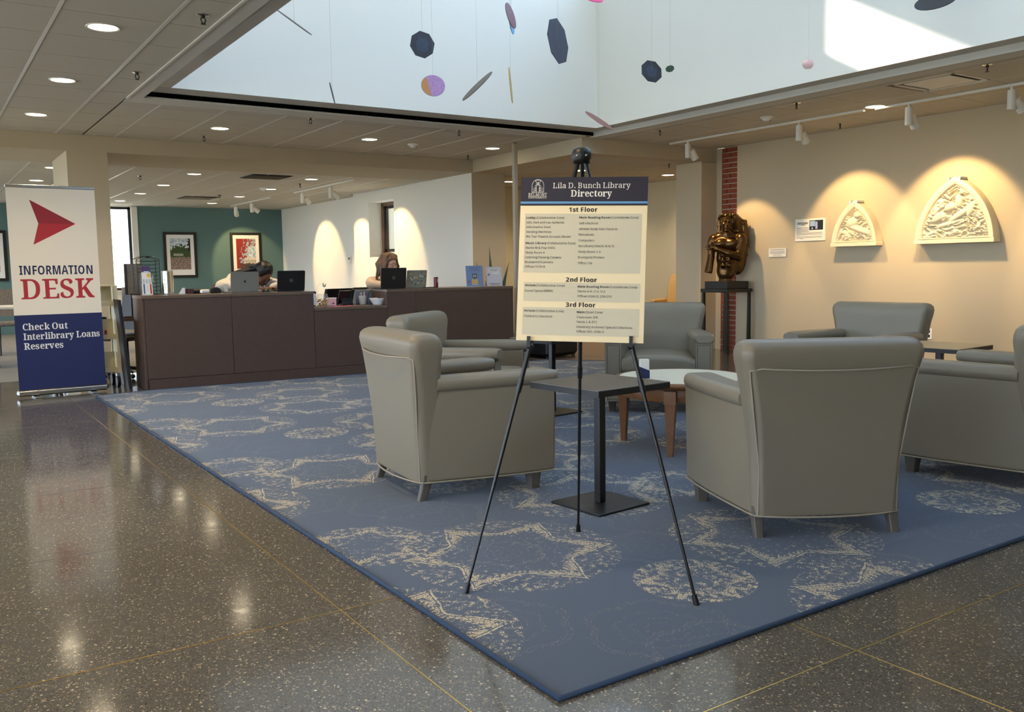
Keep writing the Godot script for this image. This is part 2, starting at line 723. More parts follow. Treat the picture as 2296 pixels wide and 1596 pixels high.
func carpet() -> void:
	# one repeat of the woven pattern, 1.83 x 1.86 m
	var S := 1400
	var W := 1.83
	var H := 1.86
	var im := PackedByteArray()
	im.resize(S * S * 3)
	var nz := noise(11, 0.035, 3)
	var fine := noise(12, 0.16, 2)
	var weave := noise(13, 0.45, 1)
	for y in S:
		for x in S:
			var g := 1.0 + weave.get_noise_2d(x, y) * 0.1
			var i := (y * S + x) * 3
			im[i] = int(61 * g)
			im[i + 1] = int(76 * g)
			im[i + 2] = int(98 * g)
	var cream := [204, 190, 158]
	# big medallions: centre x, centre z, radius, turn, completeness
	for md in [[0.576, 0.752, 0.40, 0.15, 0.62], [0.13, 0.32, 0.25, 0.5, 0.5], [1.41, 0.19, 0.40, 0.55, 0.6], [1.62, 1.22, 0.39, 0.2, 0.6], [0.95, 1.42, 0.2, 0.0, 0.35]]:
		var R: float = md[2]
		var px0 := int((md[0] - R * 1.15) / W * S)
		var px1 := int((md[0] + R * 1.15) / W * S)
		var py0 := int((md[1] - R * 1.15) / H * S)
		var py1 := int((md[1] + R * 1.15) / H * S)
		for yy in range(py0, py1):
			for xx in range(px0, px1):
				var dx: float = xx * W / S - md[0]
				var dy: float = yy * H / S - md[1]
				var rr := sqrt(dx * dx + dy * dy)
				if rr > R * 1.13 or rr < R * 0.18:
					continue
				var th: float = atan2(dy, dx) + md[3]
				var ph := fposmod(th / TAU * 6.0, 1.0) - 0.5
				var lobe := 0.80 + 0.13 * cos(ph * TAU) + 0.17 * exp(-absf(ph) * 16.0)
				var t := rr / (R * lobe)
				var a := nz.get_noise_2d(xx, yy)
				var b := fine.get_noise_2d(xx, yy)
				var on := false
				if t > 0.965 and t < 1.0:
					on = a > -0.28 and b > -0.35
				elif t > 0.70 and t < 0.94:
					var crest := 1.0 - absf(ph) * 1.5
					var inner := 0.94 - 0.22 * maxf(crest, 0.0)
					var teeth := 0.02 * signf(sin(th * 70.0))
					if t > inner + teeth:
						on = b > -0.12 and a > -0.34
						if t < inner + 0.07 and sin(th * 78.0) > 0.55:
							on = false
					else:
						on = b + a * 0.7 > md[4] * 1.05
				else:
					on = b * 0.8 + a * 0.9 > md[4] * (0.98 + (0.75 - t) * 0.5)
				if on:
					var i := (posmod(yy, S) * S + posmod(xx, S)) * 3
					var g := 0.93 + 0.12 * weave.get_noise_2d(xx, yy)
					im[i] = int(cream[0] * g)
					im[i + 1] = int(cream[1] * g)
					im[i + 2] = int(cream[2] * g)
	# faint dotted flowers
	var r := RandomNumberGenerator.new()
	r.seed = 5
	for fl in [[0.54, 1.68, 0.25], [1.0, 0.27, 0.26], [0.58, 0.08, 0.26], [0.14, 1.36, 0.24], [1.38, 0.75, 0.25], [1.1, 1.05, 0.22], [1.62, 1.74, 0.2], [0.56, 0.76, 0.16]]:
		for ring in 5:
			var k: float = [1.0, 0.93, 0.6, 0.38, 0.2][ring]
			var steps := int(900 * k)
			for s in steps:
				var th := TAU * s / steps
				var q: float = fl[2] * k * (0.86 + 0.14 * absf(cos(th * (3.0 if ring < 2 else 4.0)))) + r.randfn(0.0, 0.004)
				if r.randf() < (0.42 if ring < 2 else 0.3):
					var xx := int((fl[0] + cos(th) * q) / W * S)
					var yy := int((fl[1] + sin(th) * q) / H * S)
					for o in [[0, 0], [1, 0], [0, 1]]:
						if r.randf() < 0.62:
							var i := (posmod(yy + o[1], S) * S + posmod(xx + o[0], S)) * 3
							im[i] = 158
							im[i + 1] = 150
							im[i + 2] = 128
	var img := Image.create_from_data(S, S, false, Image.FORMAT_RGB8, im)
	var m := mat("carpet", Color.WHITE, 0.97)
	m.albedo_texture = ImageTexture.create_from_image(img)
	m.rim_enabled = true
	m.rim = 0.3
	m.rim_tint = 0.6
	mat("carpet_edge", c8(46, 66, 92), 0.95)

func wallbox(called: String, a: Vector3, b: Vector3, m: String) -> MeshInstance3D:
	return struct_of(called, G.new().span(a, b), M[m])

func structure() -> void:
	# floors
	var fl := wallbox("floor", Vector3(-4.2, -0.2, -11.1), Vector3(9.4, 0.0, 4.2), "terrazzo")
	# brass divider strips set in the terrazzo
	for x in [-0.07, 1.148, 2.294]:
		obj("divider_strip", G.new().box(Vector3(x, 0.0002, -5.5), Vector3(0.0045, 0.0012, 11.0 if x < 2 else 0.01)), M.brass, fl)
	obj("divider_strip", G.new().box(Vector3(2.294, 0.0002, 1.1), Vector3(0.0045, 0.0012, 5.9)), M.brass, fl)
	for z in [-1.586, -2.805]:
		obj("divider_strip", G.new().box(Vector3(-0.3 if z < -2 else 2.6, 0.0002, z), Vector3(3.34 if z < -2 else 13.0, 0.0012, 0.0045)), M.brass, fl)
	for z in [-4.02, -5.24, -6.46, -7.68, -8.9]:
		obj("divider_strip", G.new().box(Vector3(-0.6, 0.0002, z), Vector3(3.4, 0.0012, 0.003)), M.steel, fl)
	wallbox("floor_back", Vector3(-4.2, -0.2, -20.2), Vector3(7.4, -0.002, -11.1), "grey_carpet")
	var wf := G.new()
	wf.extrude(PackedVector2Array([Vector2(6.47, 9.24), Vector2(6.961, 8.449), Vector2(9.0, 8.72), Vector2(10.6, 9.0), Vector2(10.6, 13.3), Vector2(6.47, 13.3)]), -0.05, 0.004, Transform3D(Basis(Vector3(1, 0, 0), Vector3(0, 0, -1), Vector3(0, 1, 0)), Vector3.ZERO), false)
	struct_of("floor_alcove", wf, M.wood_floor)
	# area carpet with its bound edge
	var poly := PackedVector2Array([Vector2(1.372, 1.852), Vector2(6.96, 1.852), Vector2(6.955, 8.445), Vector2(6.465, 9.06), Vector2(6.40, 9.0), Vector2(1.9, 9.245), Vector2(1.372, 9.16)])
	var cp := thing("area_carpet", "blue area carpet with cream medallions under the armchairs", "carpet")
	var cg := G.new()
	var ids := Geometry2D.triangulate_polygon(poly)
	for p in poly:
		cg.vert(Vector3(p.x, 0.011, -p.y), Vector3.UP, Vector2((p.x - 1.372) / 1.83, (-p.y + 1.852 + 1.86) / 1.86))
	for i in range(0, ids.size(), 3):
		cg.tri(ids[i], ids[i + 1], ids[i + 2])
	obj("pile", cg, M.carpet, cp)
	var edge := []
	for i in poly.size():
		var a := poly[i]
		var b := poly[(i + 1) % poly.size()]
		for k in 6:
			var q := a.lerp(b, k / 6.0)
			edge.append(Vector3(q.x, 0.0075, -q.y))
	obj("bound_edge", G.new().tube(edge, 0.0085, 8, true), M.carpet_edge, cp)
	# gallery wall on the right, with baseboard
	wallbox("wall_right", Vector3(9.2, 0, -8.34), Vector3(9.45, 2.9, 4.2), "beige_wall")
	wallbox("baseboard_right", Vector3(9.188, 0, -8.33), Vector3(9.2, 0.1, 4.2), "trim_paint")
	# brick pier: every brick its own piece on a mortar bed
	var bp := wallbox("wall_brick", Vector3(9.232, 0, -8.625), Vector3(9.45, 2.725, -8.34), "mortar")
	var r := RandomNumberGenerator.new()
	r.seed = 3
	var bricks := []
	for k in 6:
		bricks.append(0)
	for row in 40:
		var y := 0.034 + row * 0.0681
		var cut := -8.47 if row % 2 == 0 else -8.535
		cut += r.randf_range(-0.006, 0.006)
		for seg in [[-8.622, cut - 0.006], [cut + 0.006, -8.343]]:
			var g := G.new().bbox(Vector3(9.226 + r.randf_range(-0.002, 0.002), y, (seg[0] + seg[1]) * 0.5), Vector3(0.03, 0.055 + r.randf_range(-0.003, 0.002), seg[1] - seg[0]), 0.005)
			obj("brick", g, M.brick, bp)
	# pier beside the brick and the bulkhead round the alcove
	wallbox("wall_pier", Vector3(8.925, 0, -9.2), Vector3(9.232, 2.55, -8.72), "beige_wall")
	wallbox("wall_pier_return", Vector3(9.215, 0, -8.72), Vector3(9.45, 2.725, -8.625), "beige_wall")
	wallbox("beam_alcove_front", Vector3(6.88, 2.545, -8.94), Vector3(9.23, 2.8, -8.72), "beam_paint")
	wallbox("beam_alcove_side", Vector3(6.88, 2.545, -11.3), Vector3(7.3, 2.8, -8.9401), "beam_paint")
	# alcove walls
	wallbox("wall_alcove_right", Vector3(10.43, 0, -13.3), Vector3(10.6, 2.8, -9.0), "alcove_wall")
	wallbox("wall_alcove_far", Vector3(7.45, 0, -13.3), Vector3(10.43, 2.8, -13.11), "alcove_wall")
	wallbox("wall_alcove_front", Vector3(9.232, 0, -9.2), Vector3(10.6, 2.8, -9.0), "alcove_wall")
	# long beam over the desk, with the column
	wallbox("beam_back", Vector3(-4.2, 2.545, -12.58), Vector3(6.88, 2.8, -11.27), "beam_paint")
	wallbox("column_left", Vector3(1.53, 0, -12.45), Vector3(1.957, 2.545, -11.268), "beam_paint")
	# pier at the right of the desk and the side wall of the back room with its window opening
	wallbox("wall_back_pier", Vector3(6.872, 0, -12.2), Vector3(7.45, 2.545, -11.3), "beam_paint")
	wallbox("wall_back_right_a", Vector3(6.87, 0, -13.86), Vector3(7.45, 2.8, -11.301), "cool_white_wall")
	wallbox("wall_back_right_b", Vector3(6.87, 0, -15.53), Vector3(7.45, 2.8, -14.87), "cool_white_wall")
	wallbox("wall_back_right_c", Vector3(6.87, 0, -14.87), Vector3(7.45, 1.37, -13.86), "cool_white_wall")
	wallbox("wall_back_right_d", Vector3(6.87, 2.35, -14.87), Vector3(7.45, 2.8, -13.86), "cool_white_wall")
	wallbox("wall_back_right_e", Vector3(7.09, 0, -20.02), Vector3(7.45, 2.8, -15.53), "cool_white_wall")
	# teal end wall with windows
	wallbox("wall_teal_a", Vector3(3.98, 0, -20.25), Vector3(7.45, 2.8, -20.02), "teal_wall")
	wallbox("wall_teal_b", Vector3(-0.3, 0, -20.25), Vector3(2.2, 2.8, -20.02), "teal_wall")
	wallbox("wall_teal_c", Vector3(2.2, 0, -20.25), Vector3(3.98, 0.8, -20.02), "cool_white_wall")
	wallbox("wall_teal_d", Vector3(2.2, 2.53, -20.25), Vector3(3.98, 2.8, -20.02), "cool_white_wall")
	wallbox("wall_teal_e", Vector3(-4.2, 0, -20.25), Vector3(-2.2, 2.8, -20.02), "teal_wall")
	wallbox("wall_teal_f", Vector3(-2.2, 0, -20.25), Vector3(-0.3, 0.8, -20.02), "cool_white_wall")
	wallbox("trim_window", Vector3(3.872, 0.8, -20.2), Vector3(3.985, 2.53, -19.99), "white_metal")
	for k in 2:
		var x0: float = [2.2, -2.2][k]
		var x1: float = [3.872, -0.3][k]
		var win := struct_of("window_%d" % (k + 1), G.new().box(Vector3((x0 + x1) * 0.5, 0.79, -20.08), Vector3(x1 - x0, 0.03, 0.22)), M.white_metal)
		var fr := G.new()
		for x in [x0 + 0.025, (x0 + x1) * 0.5, x1 - 0.025]:
			fr.box(Vector3(x, 1.665, -20.14), Vector3(0.05, 1.73, 0.06))
		for y in [0.83, 2.505]:
			fr.box(Vector3((x0 + x1) * 0.5, y, -20.14), Vector3(x1 - x0, 0.05, 0.06))
		obj("window_frame", fr, M.dark_plastic, win)
		obj("pane", G.new().box(Vector3((x0 + x1) * 0.5, 1.665, -20.14), Vector3(x1 - x0, 1.7, 0.006)), M.glass, win)
	# window deep in the side wall
	mat("bronze", c8(104, 78, 62), 0.45)
	var w3 := struct_of("window_3", G.new().box(Vector3(7.0, 1.375, -14.365), Vector3(0.24, 0.016, 1.0)), M.white_metal)
	var f3 := G.new()
	for z in [-14.84, -13.89]:
		f3.box(Vector3(7.17, 1.86, z), Vector3(0.1, 0.98, 0.055))
	for y in [1.40, 2.32]:
		f3.box(Vector3(7.17, y, -14.365), Vector3(0.1, 0.06, 0.97))
	obj("window_frame", f3, M.bronze, w3)
	var s3 := G.new()
	for z in [-14.79, -13.94]:
		s3.box(Vector3(7.19, 1.86, z), Vector3(0.05, 0.86, 0.05))
	for y in [1.5, 2.27]:
		s3.box(Vector3(7.19, y, -14.365), Vector3(0.05, 0.05, 0.9))
	obj("sash", s3, M.dark_plastic, w3)
	obj("pane", G.new().box(Vector3(7.2, 1.885, -14.365), Vector3(0.006, 0.76, 0.85)), M.glass, w3)
	# thermostat on the far wall
	# left-hand and rear enclosure, outside the picture: glazed left side, solid rear
	wallbox("wall_rear", Vector3(-4.2, 0, 4.2), Vector3(9.45, 2.9, 4.4), "beige_wall")
	wallbox("wall_left_sill", Vector3(-4.4, 0, -20.2), Vector3(-4.2, 0.3, 4.4), "beige_wall")
	wallbox("wall_left_head", Vector3(-4.4, 2.45, -20.2), Vector3(-4.2, 2.9, 4.4), "beige_wall")
	var wl := struct_of("window_left", G.new().box(Vector3(-4.3, 0.32, -7.9), Vector3(0.24, 0.04, 24.4)), M.white_metal)
	for k in 13:
		obj("mullion", G.new().box(Vector3(-4.3, 1.375, -20.1 + k * 2.03), Vector3(0.08, 2.15, 0.12)), M.dark_plastic, wl)
		if k < 12:
			obj("pane", G.new().box(Vector3(-4.3, 1.385, -19.08 + k * 2.03), Vector3(0.006, 2.13, 1.9)), M.glass, wl)
	# slab over all but the skylight well; unseen eaves added to keep sun out
	var rf := G.new()
	rf.span(Vector3(-7.0, 2.86, -23.5), Vector3(1.9, 3.06, 6.0))
	rf.span(Vector3(7.05, 2.86, -23.5), Vector3(11.0, 3.06, 6.0))
	rf.span(Vector3(1.9, 2.86, -23.5), Vector3(7.05, 3.06, -8.7))
	rf.span(Vector3(1.9, 2.86, -0.4), Vector3(7.05, 3.06, 6.0))
	struct_of("roof_added_eaves", rf, M.slab)
	# skylight well: walls, clerestory windows, lid
	wallbox("wall_well_back", Vector3(1.86, 2.785, -8.52), Vector3(6.97, 4.86, -8.37), "well_white")
	wallbox("wall_well_back_right", Vector3(5.21, 4.86, -8.52), Vector3(6.97, 6.0, -8.37), "well_white")
	wallbox("wall_well_back_top", Vector3(1.86, 5.46, -8.52), Vector3(5.21, 6.0, -8.37), "well_white")
	wallbox("wall_well_left", Vector3(1.86, 2.785, -8.37), Vector3(2.01, 6.0, -0.7), "well_white")
	wallbox("wall_well_right", Vector3(6.82, 2.785, -8.37), Vector3(6.97, 4.6, -0.7), "well_white")
	wallbox("wall_well_right_top", Vector3(6.82, 5.8, -8.37), Vector3(6.97, 6.0, -0.7), "well_white")
	wallbox("wall_well_front", Vector3(1.86, 2.785, -0.7), Vector3(6.97, 4.4, -0.55), "well_white")
	wallbox("wall_well_front_top", Vector3(1.86, 5.8, -0.7), Vector3(6.97, 6.0, -0.55), "well_white")
	wallbox("ceiling_well", Vector3(1.86, 6.0, -8.52), Vector3(6.97, 6.15, -0.55), "well_white")
	var cw := struct_of("window_clerestory", G.new().box(Vector3(6.9, 4.61, -4.5), Vector3(0.18, 0.02, 7.6)), M.white_metal)
	obj("pane", G.new().box(Vector3(6.9, 5.2, -4.5), Vector3(0.006, 1.2, 7.6)), M.glass, cw)
	obj("pane", G.new().box(Vector3(4.42, 5.1, -0.62), Vector3(4.8, 1.4, 0.006)), M.glass, cw)
	obj("pane", G.new().box(Vector3(3.61, 5.16, -8.44), Vector3(3.2, 0.6, 0.006)), M.glass, cw)

func tiles(parent: Node3D, y: float, xs: Array, zs: Array, ok: Callable, gx: float, gz: float, th := 0.014) -> void:
	var box := BoxMesh.new()
	for i in xs.size() - 1:
		for j in zs.size() - 1:
			var c := Vector2((xs[i] + xs[i + 1]) * 0.5, (zs[j] + zs[j + 1]) * 0.5)
			if not ok.call(c):
				continue
			var o := inst("ceiling_tile", box, M.tile, parent)
			o.position = Vector3(c.x, y + th * 0.5, c.y)
			o.scale = Vector3(absf(xs[i + 1] - xs[i]) - gx, th, absf(zs[j + 1] - zs[j]) - gz)

func steps(a: float, b: float, first: float, d: float) -> Array:
	# grid lines from a to b with inner lines at first + k d
	var s := [a]
	var x := first
	while x < b - 0.03:
		if x > a + 0.03:
			s.append(x)
		x += d
	s.append(b)
	return s

func ceilings() -> void:
	# main room: slab above, tiles below, open where the well is
	var sl := G.new()
	sl.span(Vector3(-4.2, 2.741, -11.27), Vector3(1.83, 2.86, 4.2))
	sl.span(Vector3(7.0, 2.741, -11.27), Vector3(9.2, 2.86, 4.2))
	sl.span(Vector3(1.83, 2.741, -11.27), Vector3(7.0, 2.86, -8.645))
	sl.span(Vector3(1.83, 2.741, -0.5), Vector3(7.0, 2.86, 4.2))
	var ce := struct_of("ceiling", sl, M.slab)
	# plain part behind the camera and to the left
	obj("plain_panel", G.new().span(Vector3(-4.2, 2.727, -11.27), Vector3(0.21, 2.7405, 4.2)).span(Vector3(0.21, 2.727, -3.55), Vector3(1.71, 2.7405, 4.2)).span(Vector3(1.71, 2.727, -0.5), Vector3(9.2, 2.7405, 4.2)).span(Vector3(7.2, 2.727, -2.3), Vector3(9.2, 2.7405, -0.5)), M.tile, ce)
	# left strip
	var xs := steps(0.21, 1.71, 0.21, 0.61)
	var zs := steps(-11.27, -3.55, -10.95, 0.617)
	tiles(ce, 2.725, xs, zs, func(_c): return true, 0.03, 0.007)
	for x in [0.82, 1.43]:
		obj("grid_bar", G.new().box(Vector3(x, 2.7275, -7.41), Vector3(0.024, 0.012, 7.7)), M.grid_bar, ce)
	# strip along the beam
	xs = steps(1.71, 6.88, 2.04, 0.61)
	zs = steps(-11.27, -8.93, -10.95, 0.617)
	tiles(ce, 2.725, xs, zs, func(_c): return true, 0.022, 0.007)
	for k in 8:
		obj("grid_bar", G.new().box(Vector3(2.04 + 0.61 * k, 2.7285, -10.1), Vector3(0.018, 0.012, 2.33)), M.grid_bar, ce)
	# strip along the gallery wall
	xs = [7.2, 7.31, 7.92, 8.53, 9.2]
	zs = steps(-8.72, -2.3, -8.66, 0.625)
	tiles(ce, 2.725, xs, zs, func(c): return not (c.x < 7.92 and c.x > 7.31 and c.y > -4.92 and c.y < -4.28), 0.018, 0.007)
	for x in [7.31, 7.92, 8.53]:
		obj("grid_bar", G.new().box(Vector3(x, 2.7305, -5.5), Vector3(0.014, 0.011, 6.4)), M.grid_bar, ce)
	# plastered border, the step up and the soffit round the well
	var sf := G.new()
	sf.span(Vector3(1.71, 2.7255, -8.93), Vector3(1.83, 2.7405, -0.5))
	sf.span(Vector3(7.0, 2.7255, -8.7195), Vector3(7.2, 2.7405, -0.5))
	sf.span(Vector3(1.83, 2.7255, -8.93), Vector3(6.88, 2.7405, -8.645))
	struct_of("trim_well_border", sf, M.soffit)
	var rs := G.new()
	rs.span(Vector3(1.80, 2.7405, -8.7), Vector3(1.83, 2.785, -0.45))
	rs.span(Vector3(7.0, 2.7405, -8.7), Vector3(7.03, 2.785, -0.45))
	rs.span(Vector3(1.83, 2.7405, -8.68), Vector3(7.0, 2.785, -8.645))
	rs.span(Vector3(1.83, 2.7405, -0.5), Vector3(7.0, 2.785, -0.46))
	struct_of("trim_well_riser", rs, M.soffit)
	var so := G.new()
	so.span(Vector3(1.80, 2.785, -8.7), Vector3(2.008, 2.8, -0.45))
	so.span(Vector3(6.822, 2.785, -8.7), Vector3(7.03, 2.8, -0.45))
	so.span(Vector3(2.008, 2.785, -8.7), Vector3(6.822, 2.8, -8.372))
	so.span(Vector3(2.008, 2.785, -0.7), Vector3(6.822, 2.8, -0.45))
	struct_of("trim_well_soffit", so, M.soffit)
	# metal edge at the corner of the plaster border
	struct_of("trim_edge", G.new().box(Vector3(1.702, 2.722, -6.2), Vector3(0.018, 0.012, 5.0)), M.grid_bar)
	# back room
	var cb := wallbox("ceiling_back", Vector3(-4.2, 2.561, -20.02), Vector3(7.1, 2.7, -12.58), "slab")
	obj("plain_panel", G.new().span(Vector3(-4.2, 2.547, -20.02), Vector3(0.69, 2.5605, -12.58)), M.tile, cb)
	xs = steps(0.69, 7.09, 0.69, 0.61)
	zs = steps(-20.02, -12.58, -19.9, 0.61)
	tiles(cb, 2.545, xs, zs, func(c): return not (c.y > -15.53 and c.x > 6.87), 0.02, 0.007)
	for k in 11:
		obj("grid_bar", G.new().box(Vector3(0.69 + 0.61 * k, 2.5475, -16.3), Vector3(0.018, 0.012, 7.43)), M.grid_bar, cb)
	# alcove
	var ca := wallbox("ceiling_alcove", Vector3(7.3, 2.561, -13.11), Vector3(10.43, 2.7, -8.94), "slab")
	xs = steps(7.3, 10.43, 7.5, 0.61)
	zs = steps(-13.11, -8.94, -13.0, 0.61)
	tiles(ca, 2.545, xs, zs, func(_c): return true, 0.014, 0.007)
	# slot diffuser above the gallery
	var di := thing("air_diffuser", "square white slot air diffuser in the ceiling beside the track light", "air vent", Vector3(7.615, 2.725, -4.58))
	obj("frame", G.new().box(Vector3(-0.27, 0.006, 0), Vector3(0.03, 0.012, 0.58)).box(Vector3(0.27, 0.006, 0), Vector3(0.03, 0.012, 0.58)).box(Vector3(0, 0.006, 0.275), Vector3(0.57, 0.012, 0.03)).box(Vector3(0, 0.006, -0.275), Vector3(0.57, 0.012, 0.03)), M.white_metal, di)
	obj("plaque", G.new().bbox(Vector3(0, 0.003, 0), Vector3(0.43, 0.008, 0.43), 0.003), M.white_metal, di)
	obj("duct", G.new().box(Vector3(0, 0.014, 0), Vector3(0.56, 0.003, 0.56)), M.black_paint, di)
	for q in [[4.43, -13.1, "long dark return grille in the back room ceiling near the desk"], [4.53, -17.31, "long dark return grille in the back room ceiling near the teal wall"]]:
		var gv := thing("return_grille", q[2], "air vent", Vector3(q[0], 2.545, q[1]))
		obj("frame", G.new().box(Vector3(0, -0.004, 0), Vector3(0.6, 0.008, 0.6)), M.dark_plastic, gv)
		for k in 9:
			obj("slat", G.new().box(Vector3(0, -0.009, -0.24 + 0.06 * k), Vector3(0.55, 0.004, 0.03), Basis(Vector3.RIGHT, 0.5)), M.steel, gv)

func downlight(at: Vector3, label: String, group: String, energy: float) -> void:
	var t := thing("downlight", label, "ceiling light", at, 0.0, group)
	if not M.has("lamp_glow"):
		var e := mat("lamp_glow", c8(255, 250, 240), 0.6)
		e.emission_enabled = true
		e.emission = c8(255, 236, 200)
		e.emission_energy_multiplier = 14.0
	obj("trim_ring", G.new().lathe([Vector2(0.088, 0.0), Vector2(0.1, -0.004), Vector2(0.104, -0.001), Vector2(0.104, 0.012)], 28), M.white_metal, t)
	obj("lamp_lens", G.new().cyl(Vector3(0, 0.001, 0), Vector3(0, 0.006, 0), 0.09, 0.09, 28), M.lamp_glow, t)
	var s := SpotLight3D.new()
	s.name = "lamp_light"
	t.add_child(s, true)
	s.position = Vector3(0, -0.012, 0)
	s.rotation.x = -PI / 2
	s.spot_angle = 66.0
	s.spot_angle_attenuation = 0.9
	s.spot_range = 20.0
	s.spot_attenuation = 2.0
	s.light_size = 0.085
	s.light_energy = energy
	s.light_color = c8(255, 222, 172)
	s.shadow_enabled = true

func track_head(parent: Node3D, at: Vector3, aim: Vector3, energy: float, angle: float, dropside := 0.0) -> void:
	# a driver cylinder hanging from the track with a lamp can on a yoke
	var h := Node3D.new()
	h.name = "track_head"
	parent.add_child(h, true)
	h.position = at
	obj("driver", G.new().cyl(Vector3(0, -0.03, 0), Vector3(0, 0.015, 0), 0.014, 0.014, 12).cyl(Vector3(0, -0.2, 0), Vector3(0, -0.03, 0), 0.036, 0.036, 20), M.white_metal, h)
	var d := (aim - (parent.position + at)).normalized()
	var side := d.cross(Vector3.UP).normalized()
	var c := Vector3(0, -0.15, 0) + Vector3(d.x, 0, d.z).normalized() * 0.02 + Vector3(d.x, 0, d.z).normalized() * 0.055 + side * dropside
	obj("yoke", G.new().cyl(Vector3(0, -0.15, 0), c, 0.01, 0.01, 8), M.white_metal, h)
	obj("lamp_can", G.new().cyl(c - d * 0.055, c + d * 0.075, 0.045, 0.045, 22, false).cyl(c - d * 0.055, c - d * 0.058, 0.045, 0.04, 22).cyl(c + d * 0.02, c + d * 0.023, 0.0462, 0.0462, 22), M.white_metal, h)
	obj("lamp_lens", G.new().cyl(c + d * 0.06, c + d * 0.064, 0.042, 0.042, 22), M.lamp_glow, h)
	var s := SpotLight3D.new()
	s.name = "lamp_light"
	h.add_child(s, true)
	s.look_at_from_position(h.global_position + c + d * 0.08, h.global_position + c + d, Vector3.UP)
	s.spot_angle = angle
	s.spot_angle_attenuation = 0.35
	s.spot_range = 20.0
	s.spot_attenuation = 2.0
	s.light_size = 0.03
	s.light_energy = energy
	s.light_color = c8(255, 214, 150)
	s.shadow_enabled = true

func track(at: Vector3, length: float, label: String, heads: Array) -> void:
	var t := thing("track_light", label, "track light", at)
	obj("rail", G.new().bbox(Vector3(0, -0.012, 0), Vector3(0.036, 0.024, length), 0.003), M.white_metal, t)
	for e in [-1, 1]:
		obj("end_cap", G.new().bbox(Vector3(0, -0.013, e * (length * 0.5 + 0.004)), Vector3(0.04, 0.028, 0.012), 0.003), M.white, t)
	for h in heads:
		track_head(t, Vector3(0, -0.024, h[0]), h[1], h[2], h[3])

